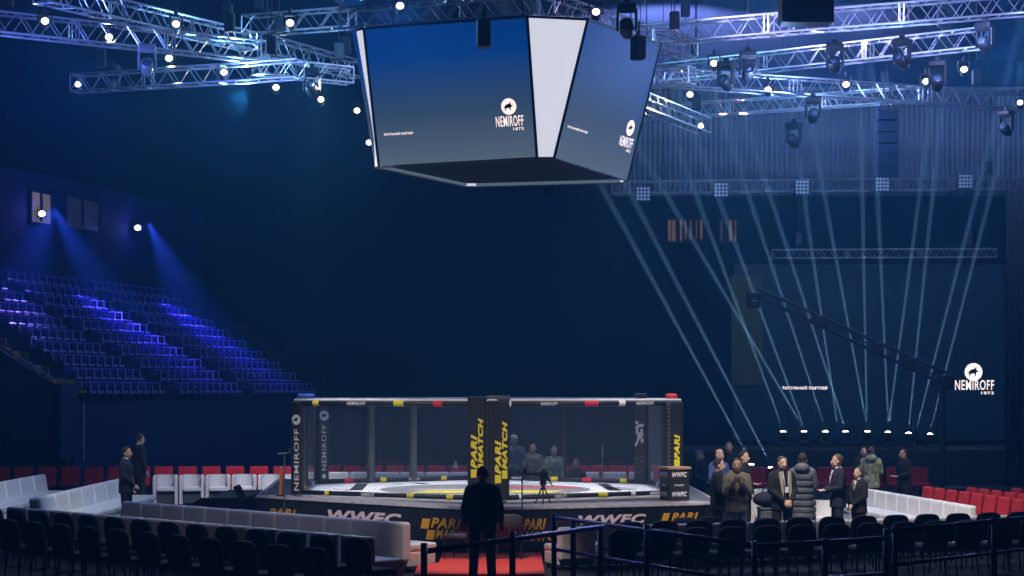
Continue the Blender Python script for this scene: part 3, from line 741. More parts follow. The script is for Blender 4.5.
def moving_head(lens='lens_off',body='black'):
    T=thing('moving_head_spotlight','x','stage light')
    MB().rbox((0,0,.42),(.36,.30,.14),.03).build('base',body,T)
    b=MB()
    for s in(-1,1): b.rbox((s*.17,0,.18),(.05,.14,.40),.02)
    b.rbox((0,0,.345),(.36,.16,.05),.02); b.build('yoke',body,T)
    R=Matrix.Rotation(math.radians(60),4,'X')
    MB().lathe([(0,-.17),(.09,-.16),(.13,-.08),(.135,.06),(.125,.19),(.10,.20),(.10,.17),(0,.17)],16,R).build('head',body,T,True)
    MB().lathe([(0,.171),(.098,.171),(.07,.195),(0,.205)],16,R).build('lens',lens,T,True)
    MB().rbox((0,0,.53),(.12,.08,.10),.02).build('clamp','black',T)
    return T
def to_cam(p): return face_rz(-p.x,-p.y)+PI
PL={'w':Row(par_lamp('lens')),'y':Row(par_lamp('lens_warm')),'b':Row(par_lamp('lens_blue'))}
WH=(.75,.85,1); BL=(.25,.42,1); VI=(.30,.22,1); SKY=(.20,.50,1)
lamps=[(45,23,'w',60,'bright lamp on the long upper left truss, nearest the left edge'),(109,39,'w',30,'bright lamp below the long upper left truss, second from the left edge'),(176,26,'w',50,'bright lamp on the truss that crosses the top edge upper left'),
(169,60,'y',50,'bright lamp hanging between the upper and lower left trusses, right of a white moving head'),(78,86,'b',40,'violet lamp at the left end of the lower left truss'),(224,74,'y',50,'warm bright lamp on the lower left truss, right part'),
(290,25,'w',40,'bright lamp on the short truss left of the video cube'),(276,89,'y',30,'bright lamp under the left truss cluster, left one of three'),(321,101,'y',30,'bright lamp under the left truss cluster, middle one of three'),(357,112,'w',50,'bright lamp beside the left edge of the video cube, upper one'),(369,144,'b',20,'bluish lamp beside the left edge of the video cube, lower one'),
(400,8,'b',120,'dazzling lamp above the left screen of the video cube'),(596,14,'b',2,'dazzling lamp above the corner panel of the video cube'),
(714,65,'w',150,'very bright lamp right of the video cube, on the middle right truss'),(690,96,'y',90,'warm bright lamp right of the video cube, hanging lower and free'),(701,127,'w',50,'bright lamp at the lowest truss end right of the video cube'),(768,91,'y',60,'bright lamp at the left part of the long lower right truss'),(846,86,'y',60,'bright lamp at the middle of the long lower right truss'),
(926,83,'y',15,'small bright lamp below the dark lamp cluster on the right'),(964,71,'y',60,'bright lamp hanging free in the upper right, above the lower truss'),(1020,104,'b',40,'violet lamp at the right end of the long lower right truss')]
for px,py,k,pw,lab in lamps:
    Y={45:38.8,109:40.2,176:39.4,400:36.2,596:36.2}.get(px)
    p=ht(px,py,HT-.15) if Y is None else at(px,py,Y)
    if p.y>55: p=at(px,py,45 if py<120 else 48)
    o=PL[k].put(p,to_cam(p),lab,'bright stage lamps on the trusses')
    d=Vector((-p.x,-p.y,-p.y*.3)).normalized()
    spot(p+d*.19,p+d*5+Vector((0,0,-.8)),pw*LAMPK,{'w':WH,'y':(1,.93,.8),'b':BL}[k],110,1,.05,'lamp_beam')
# hanging rods for the lamps that hang free
# lamps hang from the trusses by drop rods where they sit below them
MH=Row(moving_head()); MHW=Row(moving_head('lens_off','alu_dull'))
MHW.put(at(147,68,39.8),to_cam(at(147,68,39.8)),'white-bodied moving head hanging below the long upper left truss','moving head lamps')
for px,py,Y,lab in [(312,90,42.4,'black moving head under the left truss cluster, beside the sloping truss'),(112,86,44,'black moving head on the lower left truss, near its left end'),(813,117,46.5,'black moving head below the long lower right truss, left of its middle'),(794,142,47.5,'black moving head hanging lowest on the right, over the drape'),(748,74,41,'black moving head on the middle right truss, right of the very bright lamp'),(835,66,41,'black moving head on the middle right truss, left of the dark cluster'),(902,62,40.6,'black moving head at the middle of the dark right cluster'),(937,84,40.6,'black moving head at the right of the dark cluster, above a small lamp'),(1006,130,47.5,'black moving head at the far right below the long lower truss'),(627,30,35.0,'black moving head above the right screen of the video cube'),(726,84,42,'black moving head just below the very bright lamp right of the cube'),(985,46,40,'black moving head near the top right corner')]:
    p=at(px,py,Y); MH.put(p,to_cam(p)+random.uniform(-.6,.6),lab,'moving head lamps')
def speaker(name,label,p,d,rz=0,par=True):
    T=thing(name,label,'speaker',p,rz)
    MB().rbox((0,0,0),d,.03).build('cabinet','black',T)
    MB().rbox((0,-d[1]/2-.005,0),(d[0]*.86,.02,d[2]*.9),.005).build('grille','grey_base',T)
    MB().box((0,0,d[2]/2+.12),(.05,.05,.3)).build('bracket','black',T)
    return T
speaker('hanging_speaker','black box speaker hanging before the left screen of the video cube',at(484,34,34.2),(.26,.26,.50))
speaker('hanging_speaker','black box speaker hanging before the upper edge of the right cube screen',at(638,48,36.0),(.22,.24,.46),.5)
speaker('hanging_speaker','big dark box hanging at the top edge of the upper right',at(806,6,36.4),(1.0,.6,.72))
LA=thing('hanging_speaker_column','tall dark column of speakers hanging over the drape on the right','speaker',at(887,145,56),0)
for k in range(6):
    MB().rbox((0,0,.86-.33*k),(.62,.4,.31),.02,R=Matrix.Rotation(math.radians(3*k-4),3,'X')).build('cabinet','navy_cabinet',LA)
MB().path([(-.2,0,1.0),(0,0,2.2),(.2,0,1.0)],.02).build('bracket','black',LA)
MB().tube((0,0,2.1),(0,0,RZ-LA.location.z),.015).build('hoist_chain','black',LA)

# stand floodlights
FLP=[(33,214),(129.5,228)]
for i,(px,py) in enumerate(FLP):
    t=hit(px,WP,SR); q=WP+SR*t; p=at(px,py,q.y-.6)-SU*.0
    p=Vector((q.x,q.y,CAMZ+(HZ-py)*q.y/F))-SU*.35
    T=thing('wall_floodlight',['violet floodlight below the lit window on the upper left wall','violet floodlight on the bare upper left wall, right of the windows'][i],'floodlight',p,to_cam(p))
    MB().rbox((0,.05,0),(.34,.16,.26),.03).build('housing','black',T)
    MB().ell((0,-.04,0),(.12,.03,.11),12,8).build('lens','lens_blue',T,True)
    MB().box((0,.2,.0),(.06,.2,.06)).build('bracket','black',T)
    lamp_light(p-SU*.25+Vector((0,-.1,0)),30,(.10,.12,1),.06,'flood_glow')

# ================================================================ BEAM MOVING HEADS on the rear stage
struct(MB().rbox((11.6,61.6,.56),(13.0,5.0,1.08),.03),'floor_rear_stage','black')
def beam_head():
    T=thing('beam_spotlight','x','stage light')
    MB().rbox((0,0,.07),(.34,.30,.14),.03).build('base','black',T)
    b=MB()
    for s in(-1,1): b.rbox((s*.16,0,.27),(.05,.12,.34),.02)
    b.rbox((0,0,.13),(.34,.12,.05),.015)
    b.build('yoke','black',T)
    MB().lathe([(0,.16),(.08,.17),(.115,.25),(.115,.40),(.10,.44),(.09,.44),(.09,.42),(0,.42)],14).build('head','black',T,True)
    MB().ell((0,0,.425),(.10,.10,.05),14,8).build('lens','lens',T,True)
    return T
BH=Row(beam_head())
bases=[(783,432),(804,432),(825.5,432),(845.5,432),(867.5,432),(888,432.5),(908.5,433.5),(930,434.5)]
for i,(px,py) in enumerate(bases):
    p=at(px,py,60); p.z-=.43
    p.z=max(p.z,1.105)
    BH.put(p,0,'beam lamp shooting thin light upward, %s from the left along the rear stage'%nth(i),'beam lamps along the rear stage')
low=[(751,465),(771,468)]
for i,(px,py) in enumerate(low):
    p=at(px,py,56); bx=thing('lighting_riser',['dark box under the low beam lamp nearer the cage','dark box under the low beam lamp farther right'][i],'box',(p.x,p.y,0))
    MB().rbox((0,0,(p.z-.44)/2),(.5,.5,p.z-.44),.02).build('body','black',bx); MB().box((0,-.253,(p.z-.44)*.75),(.16,.012,.05)).build('handle','alu_dull',bx)
    BH.put(Vector((p.x,p.y,p.z-.43)),0,['low beam lamp on the floor between the people and the cage, left one','low beam lamp on the floor behind the people, right one'][i],'beam lamps along the rear stage')
BW=5.6e6
beams=[((751,465),(612,205),56),((771,468),(634,200),56),((783,432),(722,265),60),((804,432),(690,235),60),((804.5,432),(712,181),60),((825.5,432),(737,160),60),((845.5,432),(752,140),60),((838,432),(800,169),60),((867.5,432),(815,144),60),((867,432),(861.5,150),60),((888.5,432),(875.5,150),60),((888,432),(925.5,150),60),((908.5,433),(937,150),60),((916,434),(988,150),60),((930,434),(1002,150),60)]
for b0,b1,Y in beams:
    p=at(b0[0],b0[1],Y)+Vector((0,0,.09)); q=at(b1[0],b1[1],Y)
    s=spot(p,q,BW,(1,.46,.44),1.55,.6,.03)

# ================================================================ ON THE PLATFORM
# WWFC box
p=onz(672,501,DZ); 
B=thing('sponsor_box','black box with white WWFC lettering and wooden top on the platform corner','box',(3.0,35.05,DZ+.014),math.radians(20))
bx=MB().rbox((0,0,.295),(.42,.40,.58),.012).build('body','black',B)
MB().rbox((0,0,.60),(.47,.45,.045),.01).build('top','wood',B)
for fr in (Face((-.21,-.203,0),(1,0,0),(0,0,1)),Face((-.213,.20,0),(0,-1,0),(0,0,1))):
    m=MB(); fr.text(m,'WWFC',.06,.44,.30,.09,.2,.04); fr.text(m,'ФЕДЕРАЦІЯ' if 0 else 'WWFC',.11,.27,.20,.035,.2,.02); fr.text(m,'WWFC',.06,.08,.30,.09,.2,.04); m.build('lettering','white',bx)
# small beacon sign on a stick beyond the cage
S=thing('beacon_stand','small pale triangular beacon on a thin stick behind the left cage mesh','beacon',at(455.5,480,46.5)*1.0)
S.location.z=0
zt=at(455.5,460,46.5).z
MB().tube((0,0,0),(0,0,zt-.28),.015).build('pole','alu',S); MB().lathe([(.07,0),(.06,.03),(.015,.17),(.0,.19)],4,Matrix.Translation((0,0,zt-.20))).build('triangle','cap_pale',S); MB().rbox((0,0,.015),(.3,.3,.03),.01).build('base','black',S)
# video camera on tripod
T=thing('video_camera','black video camera with long lens on a tripod at the front edge of the platform','camera',onz(543,505,DZ)+Vector((0,0,.025)))
cz=.34
MB().rbox((.02,0,cz+.16),(.15,.24,.17),.03).build('camera_body','black_gloss',T)
MB().tube((-.05,0,cz+.20),(-.42,-.02,cz+.23),.035,.045,n=10).build('lens','black',T)
MB().rbox((.03,0,cz+.28),(.10,.12,.06),.02).build('viewfinder','pad_grey',T)
MB().rbox((0,0,cz+.03),(.11,.11,.10),.02).build('pan_head','black',T)
for k in range(3): MB().tube((0,0,cz),(.16*math.cos(2.1*k+.5),.16*math.sin(2.1*k+.5),.0),.016,.012).build('leg','black',T)
MB().path([(.10,0,cz+.1),(.17,-.1,cz-.02)],.01).build('handle','black',T)
# mic stands
def mic(label,p,h,boom,m='alu'):
    T=thing('microphone_stand',label,'microphone stand',p)
    MB().tube((0,0,.02),(0,0,h),.012).build('pole',m,T); MB().lathe([(.15,0),(.15,.015),(.03,.03),(0,.03)],14).build('base','black',T)
    if boom: MB().tube((boom[0],0,h),(boom[1],0,h+.02),.012).build('boom',m,T)
    MB().ell((boom[1] if boom else 0,0,h+.05),(.03,.03,.06),8,6).build('microphone','black',T)
    return T
mic('thin microphone stand in front of the platform, right of the man on the carpet',(onz(522,545,.3).x,32.2,.141),1.38,(-.05,.05),'pad_grey')
mic('thin pale microphone stand behind the right cage mesh',(at(602.5,450,46.8).x,46.8,0),at(602.5,445,46.8).z,None)
mic('thin pale stand with a short crossbar at the left front corner of the platform',(at(284.5,500,35.3).x,35.3,0),at(284.5,454,35.3).z,(-.12,.10),'pad_grey')
o=thing('marker_post','orange upright post leaning at the left cage corner','post',(-4.45,36.52,DZ+.014))
MB().tube((0,0,0),(.02,.0,.52),.035,.03,10).build('pole','orange',o); MB().lathe([(.08,0),(.08,.02),(0,.03)],12).build('base','black',o); MB().ell((.02,0,.54),(.04,.04,.03),10,6).build('cap','orange',o)
# ramp left of the platform
RP=thing('access_ramp','black covered ramp rising to the left side of the platform','ramp',(-6.4,38.5,0))
m=MB(); x0,x1,x2=-7.35,-6.15,-5.36; y0,y1=37.4,41.3
m.add([(x0,y0,.02),(x2,y0+.4,.02),(x2,y0+.4,.78),(x1,y0+.2,.78),(x0,y1,.02),(x2,y1,.02),(x2,y1,.78),(x1,y1,.78)],[(0,1,2,3),(7,6,5,4),(0,3,7,4),(3,2,6,7),(1,5,6,2),(0,4,5,1)]); bw(m,'ramp_body','pad',RP)
m=MB(); m.path([(x0,y0-.02,.03),(x1,y0+.18,.80),(x2,y0+.38,.80)],.02); bw(m,'edge_strip','black',RP)
# monitor on an arm before the ramp
MO=thing('monitor_stand','small dark monitor tilted on a stand at the left corner of the platform','monitor',(-5.15,36.1,0))
MB().tube((0,0,.02),(0,0,.85),.02).build('pole','black',MO); MB().lathe([(.2,0),(.2,.02),(.03,.04),(0,.04)],14).build('base','black',MO)
MB().rbox((-.02,0,1.0),(.10,.36,.30),.02,R=Matrix.Rotation(math.radians(-28),3,'Y')).build('display','black_gloss',MO)
# equipment case with a dark bag behind the people
EC=thing('equipment_case','grey equipment case standing behind the man in the tan-collared jacket','case',(4.95,35.75,0))
MB().rbox((0,0,.36),(.62,.5,.68),.03).build('body','coat_grey',EC); MB().rbox((0,0,.72),(.64,.52,.05),.02).build('lid','grey_base',EC); MB().path([(-.12,-.26,.5),(-.12,-.30,.5),(.12,-.30,.5),(.12,-.26,.5)],.012).build('handle','alu_dull',EC)
for sx in(-.25,.25):
    for sy in(-.2,.2): MB().tube((sx-.02,sy,.03),(sx+.02,sy,.03),.03).build('wheel','black',EC)
BG=thing('dark_bag','dark soft bag lying on the grey equipment case','bag',(4.80,35.72,.747))
MB().ell((0,0,.15),(.28,.20,.15),14,10).build('body','suit_navy',BG,True); MB().path([(-.12,-.1,.27),(-.08,-.1,.36),(.08,-.1,.36),(.12,-.1,.27)],.012).build('strap','black',BG)

# carpet
RCP=thing('red_carpet','bright red carpet leading over a low step to the front of the platform','carpet',(-.4,29,0))
bw(MB().prism([(-1.5,26.7),(.45,26.7),(.47,29),(-1.45,29)],.001,.014),'runner','carpet',RCP)
bw(MB().prism([(-1.5,29),(.5,29),(.5,32.85),(-1.19,32.85),(-1.19,30.95),(-1.5,30.6)],.001,.14),'carpeted_step','carpet',RCP)

# ================================================================ BARRIERS
def barrier(label,a,b_,posts,lower,feet=True):
    a=Vector(a); b_=Vector(b_); T=thing('barrier_rail',label,'barrier',((a.x+b_.x)/2,(a.y+b_.y)/2,0),0)
    bw(MB().tube(a,b_,.034,n=10),'top_rail','rail',T,True)
    d=b_-a
    for q,hx in posts:
        c=a+d*q
        bw(MB().tube((c.x,c.y,0),(c.x,c.y,c.z+hx),.040,n=10),'post','rail',T,True)
        bw(MB().lathe([(.11,0),(.11,.015),(.05,.03),(0,.03)],14,Matrix.Translation((c.x,c.y,0))),'foot','rail',T)
    for z in lower: bw(MB().tube(a-Vector((0,0,z)),b_-Vector((0,0,z)),.026,n=8),'lower_rail','rail',T,True)
    return T
barrier('blue barrier rail crossing the red carpet in front of the standing man',at(424,551.5,22.2),at(604,526.5,25.2),((0.0,.10),(.46,.10),(.98,.02)),())
barrier('blue barrier rail right of the carpet, falling toward the lower right',at(554,517.5,27.6),at(757,546,23.3),((0.0,.06),(.11,-.01),(.50,.08),(.99,.06)),(.46,))
barrier('dark blue barrier rail along the bottom right, left half',at(757,546.5,23.2),at(890,538,24.3),((.5,.05),(.97,.12),),(.45,))
barrier('dark blue barrier rail along the bottom right corner',at(892,531,25.0),at(1034,517,27.4),((.02,.06),(.70,.05)),(.45,))

# ================================================================ CAMERA CRANE
CR=thing('camera_crane','dark camera crane arm slanting down right across the rear screen','camera crane',(at(945,400,52).x,52,0))
p0=at(757,296,51.5); p1=at(948,386,52)
ax=(p1-p0); sd=Vector((0,0,1)); m=MB()
for s in(0,1): m.tube(p0+sd*s*.22,p1+sd*s*.34,.045,n=6)
for k in range(15): m.tube(p0+ax*(k/15)+sd*(.22+.008*k)*(k%2),p0+ax*((k+1)/15)+sd*(.22+.008*k)*((k+1)%2),.022,n=5)
bw(m,'arm','black',CR)
bw(MB().rbox(p0+Vector((-.1,0,-.12)),(.34,.3,.42),.04),'camera_head','black_gloss',CR)
bw(MB().rbox(p0+Vector((-.1,-.2,-.22)),(.18,.3,.18),.04),'camera','black',CR)
for q in (.33,.63,.80): bw(MB().rbox(p0+ax*q+sd*.12,(.34,.2,.34),.05),'joint_bracket','black',CR)
bw(MB().rbox(p1+Vector((-.05,0,.12)),(.34,.4,.38),.05),'counterweight','black',CR)
pc=p0+ax*.97
bw(MB().tube((pc.x,pc.y,.3),(pc.x,pc.y,pc.z+.05),.09,n=10),'column','black',CR)
bw(MB().rbox((pc.x,pc.y,.24),(1.1,1.1,.12),.03),'dolly','black',CR)
for sx in(-.5,.5):
    for sy in(-.5,.5): bw(MB().tube((pc.x+sx-.04,pc.y+sy,.14),(pc.x+sx+.04,pc.y+sy,.14),.14,n=14),'wheel','black',CR)
# ================================================================ PEOPLE
def ring(c,rx,ry,n=16,tilt=None):
    c=Vector(c); return [c+Vector((rx*math.cos(2*PI*i/n),ry*math.sin(2*PI*i/n),0)) for i in range(n)]
def capsule(m,p0,p1,r0,r1,n=10):
    p0=Vector(p0);p1=Vector(p1); d=p1-p0
    if d.length<1e-5: return
    d.normalize(); a=d.orthogonal().normalized(); b=d.cross(a); rings=[]
    rg=lambda p,r:[p+(a*math.cos(2*PI*i/n)+b*math.sin(2*PI*i/n))*r for i in range(n)]
    for t in(-88,-60,-30,0): q=math.radians(t); rings.append(rg(p0+d*r0*math.sin(q),r0*math.cos(q)))
    for t in(0,30,60,88): q=math.radians(t); rings.append(rg(p1+d*r1*math.sin(q),r1*math.cos(q)))
    m.loft(rings)
def fuse(mb,name,m,parent,vox,smooth=2):
    me=bpy.data.meshes.new('t'); me.from_pydata(mb.v,[],mb.f); me.update()
    bm=bmesh.new(); bm.from_mesh(me); bmesh.ops.recalc_face_normals(bm,faces=bm.faces); bm.to_mesh(me); bm.free()
    o=bpy.data.objects.new('t',me); C.objects.link(o)
    r=o.modifiers.new('r','REMESH'); r.mode='VOXEL'; r.voxel_size=vox; r.use_smooth_shade=True
    if smooth: s=o.modifiers.new('s','SMOOTH'); s.iterations=smooth; s.factor=.5
    dg=bpy.context.evaluated_depsgraph_get(); dg.update(); e=o.evaluated_get(dg)
    nm=bpy.data.meshes.new_from_object(e); nm.name=name
    bpy.data.objects.remove(o); bpy.data.meshes.remove(me)
    nm.materials.clear(); nm.materials.append(M[m]); nm.polygons.foreach_set('use_smooth',[True]*len(nm.polygons))
    q=bpy.data.objects.new(name,nm); C.objects.link(q); q.parent=parent; return q
def person(label,loc,heading,h=1.78,arms='down',legs='stand',top='suit_navy',bottom='suit_navy',hair='hair',coat=False,head=0.,bend=0.,collar=None,extra=None,shoes='shoe',hood=False,seat=.46,hairkind='short',build=1.,front=True):
    k=h/1.78
    T=thing('person',label,'person',loc,heading,None); T.scale=(k*build,k*build,k)
    sit=legs=='sit'; dz=-(.93-seat-.05) if sit else 0
    V3=lambda x,y,z:Vector((x,y,z+dz))
    fwd=lambda z:bend*(max(0,z-.95))      # lean forward
    P=lambda x,y,z:V3(x,y+fwd(z),z-.25*bend*bend*max(0,z-.95))
    # joints
    arm={'down':((.245,-.03,1.17),(.255,.04,.93)),'front':((.235,.02,1.17),(.10,.24,1.12)),'clasp':((.22,.08,1.16),(.05,.22,1.36)),'point':((.25,.06,1.18),(.16,.33,1.14)),'behind':((.25,-.10,1.18),(.09,-.15,.98)),'pocket':((.27,-.06,1.17),(.215,.05,.96)),'low':((.235,.02,1.16),(.06,.20,.98)),'knee':((.24,.06,1.16),(.16,.32,1.04))}
    al,ar=(arms if isinstance(arms,tuple) else (arms,arms))
    J={}
    for s,a in((-1,al),(1,ar)):
        e,w=arm[a]; J[s]=(P(s*.185,-.01,1.43),P(s*e[0],e[1],e[2]),P(s*w[0],w[1],w[2]))
    L={}
    for s in(-1,1):
        if sit: L[s]=(V3(s*.10,0,.95),Vector((s*.12,.42,seat+.10)),Vector((s*.12,.40,.09)))
        elif legs=='stride': L[s]=(V3(s*.095,0,.93),V3(s*.10,.10*s+.04,.50),V3(s*.10,.20*s-.04,.09))
        else: L[s]=(V3(s*.095,0,.93),V3(s*.115,.02,.50),V3(s*.135,-.02,.09))
    hc=P(0,.02,1.632); hR=Matrix.Rotation(head,3,'Z')
    HP=lambda x,y,z:hc+hR@Vector((x,y,z))
    # ---- body: one continuous surface
    m=MB()
    m.loft([ring(P(0,0,.86),.14,.10),ring(P(0,0,.96),.155,.105),ring(P(0,0,1.10),.13,.095),ring(P(0,.0,1.28),.155,.105),ring(P(0,0,1.40),.165,.10),ring(P(0,-.01,1.47),.10,.075),ring(P(0,-.01,1.50),.06,.06)])
    capsule(m,P(0,-.01,1.46),P(0,.0,1.58),.056,.052)
    # head: skull, jaw, nose, ears
    m.ell(HP(0,-.01,.035),(.076,.096,.100),16,12); m.ell(HP(0,.018,-.045),(.062,.074,.075),14,10); m.ell(HP(0,.045,-.085),(.035,.04,.03),10,8)
    capsule(m,HP(0,.088,.02),HP(0,.108,-.025),.012,.017,8)
    for s in(-1,1): m.ell(HP(s*.078,-.005,-.005),(.012,.022,.034),8,8); m.ell(HP(s*.035,.075,-.02),(.022,.02,.02),8,6)
    m.ell(HP(0,.088,-.058),(.026,.014,.010),8,6)
    for s in(-1,1):
        S,E,W=J[s]; capsule(m,S,E,.048,.040); capsule(m,E,W,.040,.028)
        d=(W-E).normalized(); sidev=d.cross(Vector((0,1,0)) if abs(d.y)<.8 else Vector((0,0,1))).normalized(); nv=d.cross(sidev)
        pc_=W+d*.045
        pts=[W+d*.01,W+d*.09]
        for q in(-.028,-.010,.010,.028): capsule(m,W+d*.01+sidev*q*.7,W+d*.085+sidev*q,.015,.012,8)
        curl=nv*(1 if nv.dot(-Vector((s,0,0)))>0 else -1)
        for q,ln in((-.030,.060),(-.010,.074),(.010,.080),(.030,.070)):
            b0=W+d*.088+sidev*q; b1=b0+d*ln*.5+curl*.008; b2=b1+d*ln*.42+curl*.028
            capsule(m,b0,b1,.0095,.009,8); capsule(m,b1,b2,.009,.0078,8)
        b0=W+d*.03+sidev*.03; b1=b0+d*.035+sidev*.03+curl*.01; b2=b1+d*.03+sidev*.006+curl*.012
        capsule(m,b0,b1,.013,.011,8); capsule(m,b1,b2,.011,.009,8)
    for s in(-1,1):
        H_,K_,A_=L[s]; capsule(m,H_,K_,.080,.052); capsule(m,K_,A_,.052,.036); capsule(m,A_,A_+Vector((0,.13,-.05)),.034,.03)
    fuse(m,'body','skin',T,.0095,1)
    # ---- trousers
    m=MB(); m.loft([ring(V3(0,0,.84),.165,.125),ring(V3(0,0,.95),.175,.125),ring(V3(0,0,1.04),.160,.115)])
    for s in(-1,1):
        H_,K_,A_=L[s]; capsule(m,H_,K_,.098,.073); capsule(m,K_,A_+(K_-A_).normalized()*.03,.073,.064)
    fuse(m,'trousers',bottom,T,.014,2)
    # ---- jacket
    m=MB()
    hem=.50 if coat else .80
    rs=[]
    if coat: rs+=[ring(P(0,0,.48),.24,.19),ring(P(0,0,.75),.235,.18)]
    rs+=[ring(P(0,0,hem if not coat else .85),.205,.150),ring(P(0,0,.98),.20,.145),ring(P(0,0,1.12),.185,.135),ring(P(0,.0,1.28),.20,.145),ring(P(0,0,1.39),.205,.135),ring(P(0,-.01,1.46),.15,.105),ring(P(0,-.012,1.515),.075,.075)]
    m.loft(rs)
    for s in(-1,1):
        S,E,W=J[s]; capsule(m,P(s*.045,-.012,1.485),S+Vector((0,0,.005)),.058,.062); capsule(m,S-Vector((0,0,.015)),E,.070,.060); capsule(m,E,W-(W-E).normalized()*.02,.062,.046)
    if hood: m.ell(P(0,-.10,1.50),(.14,.10,.10),12,8)
    fuse(m,'jacket',top,T,.014,2)
    if coat:
        q=MB()
        for z in (.62,.74,.86,.98,1.10,1.22,1.34):
            rr=.238 if z<.9 else .205
            n=28; q.loft([[P((rr+.002+.007*math.cos(a))*math.cos(2*PI*i/n),((rr*.76)+.002+.007*math.cos(a))*math.sin(2*PI*i/n),z+.045*math.sin(a)) for i in range(n)] for a in(-1.5,-.8,0,.8,1.5)],False)
        q.build('quilted_panel',top,T,True)
    # ---- shoes
    for s in(-1,1):
        A_=L[s][2]; q=MB(); f=Vector((0,1,0))
        q.ell(Vector((A_.x,A_.y+.06,.045)),(.048,.145,.045),12,8); q.box((A_.x,A_.y+.06,.010),(.085,.26,.02)); capsule(q,Vector((A_.x,A_.y,.06)),Vector((A_.x,A_.y,.10)),.045,.045)
        q.build('shoe',shoes,T,True)
    # ---- hair
    if hairkind!='bald':
        q=MB(); rings=[]; n=18
        for e in range(9):
            t=math.radians(90-e*13.5); row=[]
            for i in range(n):
                a=2*PI*i/n; f=math.sin(a)      # +1 = front
                tt=max(t,math.radians(44)) if f>.55 else (max(t,math.radians(8)) if f>.05 else t)
                row.append(HP(.083*math.cos(tt)*math.cos(a),-.014+.104*math.cos(tt)*math.sin(a),.038+.108*math.sin(tt)))
            rings.append(row)
        q.loft(rings); o=q.build('hair',hair,T,True)
    else:
        q=MB(); n=16
        q.loft([[HP(.080*math.cos(a),-.012+.100*math.sin(a),z) for a in [PI+PI*i/(n-1)*1.0 for i in range(n)]]+[HP(.070*math.cos(a),-.012+.088*math.sin(a),z) for a in [2*PI-PI*i/(n-1) for i in range(n)]] for z in(-.03,.04,.075)]); q.build('hair',hair,T,True)
    for s in(-1,1):
        MB().ell(HP(s*.032,.090,.008),(.011,.006,.007),8,6).build('eye','eye',T)
    # ---- shirt and collar
    if collar:
        q=MB(); n=18
        q.loft([ring(P(0,-.008,1.495),.078,.078,n),ring(P(0,-.004,1.535),.064,.064,n),ring(P(0,-.004,1.535),.056,.056,n),ring(P(0,-.008,1.495),.066,.066,n)]); q.build('collar',collar,T,True)
        q=MB()
        if front: q.add([P(-.055,.105,1.48),P(.055,.105,1.48),P(.03,.148,1.32),P(0,.152,1.22),P(-.03,.148,1.32)],[(0,4,3,2,1)]); q.add([P(-.055,.09,1.48),P(.055,.09,1.48),P(.03,.12,1.32),P(0,.12,1.22),P(-.03,.12,1.32)],[(0,1,2,3,4)]); q.build('shirt_front',collar,T)
        else: bpy.data.objects.remove(bpy.data.objects.new('t',None))
    if extra: extra(T,P,HP,J)
    return T
def at_feet(px,Y): return Vector(((px-512)*Y/F,Y,0))
def tie(T,P,HP,J): q=MB(); q.add([P(-.018,.125,1.47),P(.018,.125,1.47),P(.026,.165,1.26),P(0,.168,1.2),P(-.026,.165,1.26)],[(0,4,3,2,1)]); q.build('tie','suit_black',T)
def cap(T,P,HP,J): q=MB(); q.ell(HP(0,-.01,.075),(.088,.108,.075),14,8); q.ell(HP(0,.11,.06),(.07,.07,.012),12,6); q.build('cap','cap_pale',T,True)
def armband(T,P,HP,J):
    S,E,W=J[-1]; q=MB(); c=S*.55+E*.45; d=(E-S).normalized(); q.tube(c-d*.06,c+d*.06,.083,.078,12); q.build('armband','amber',T,True)
def vest(T,P,HP,J):
    q=MB(); n=18; q.loft([ring(P(0,0,1.02),.212,.155,n),ring(P(0,0,1.2),.205,.152,n),ring(P(0,0,1.36),.205,.148,n)]); q.build('vest','brown_jacket',T,True)
    q=MB(); q.rbox(P(-.09,.16,1.16),(.10,.04,.12),.015); q.rbox(P(.09,.16,1.16),(.10,.04,.12),.015); q.build('vest_pocket','suit_black',T)
def lapel(T,P,HP,J):
    q=MB(); q.add([P(-.045,.128,1.50),P(.045,.128,1.50),P(.055,.162,1.2),P(.04,.165,.98),P(-.04,.165,.98),P(-.055,.162,1.2)],[(0,5,4,3,2,1)]); q.build('black_top','suit_black',T)
    for s in(-1,1):
        q=MB(); q.add([P(s*.04,.125,1.52),P(s*.12,.105,1.49),P(s*.10,.168,1.15),P(s*.055,.172,1.02)],[(0,1,2,3) if s<0 else (3,2,1,0)]); q.build('sheepskin_lapel','tan',T)
    q=MB(); q.rbox(P(.0,.175,1.17),(.07,.008,.10),.004); q.path([P(-.03,.172,1.22),P(-.05,.13,1.49)],.004); q.path([P(.03,.172,1.22),P(.05,.13,1.49)],.004); q.build('badge','white',T)
def phone(T,P,HP,J): W=J[1][2]; q=MB(); q.rbox(W+Vector((0,.12,.03)),(.07,.012,.14),.005); q.build('phone','black_gloss',T)
def bracelet(T,P,HP,J): W=J[-1][2]; q=MB(); q.tube(W-Vector((0,0,.03)),W+Vector((0,0,.03)),.05,n=12); q.build('wristband','white',T)
toC=face_rz
person('man in a dark navy suit standing on the red carpet, back to the camera',at_feet(482.5,28.5)+Vector((0,0,.016)),toC(.05,1),1.80,'down',top='suit_navy',bottom='suit_navy',hair='hair',build=1.06)
person('man in a dark navy suit standing in profile by the white sofas, facing right',at_feet(126,39.6),toC(1,-.15),1.78,('down','low'),top='suit_navy',bottom='suit_black',collar='shirt_white',front=False)
person('tall man in a black suit behind the navy-suited man on the left, facing away',at_feet(139.5,46.3),toC(.8,.6),1.90,'down',top='suit_black',bottom='suit_black',collar='shirt_white',front=False)
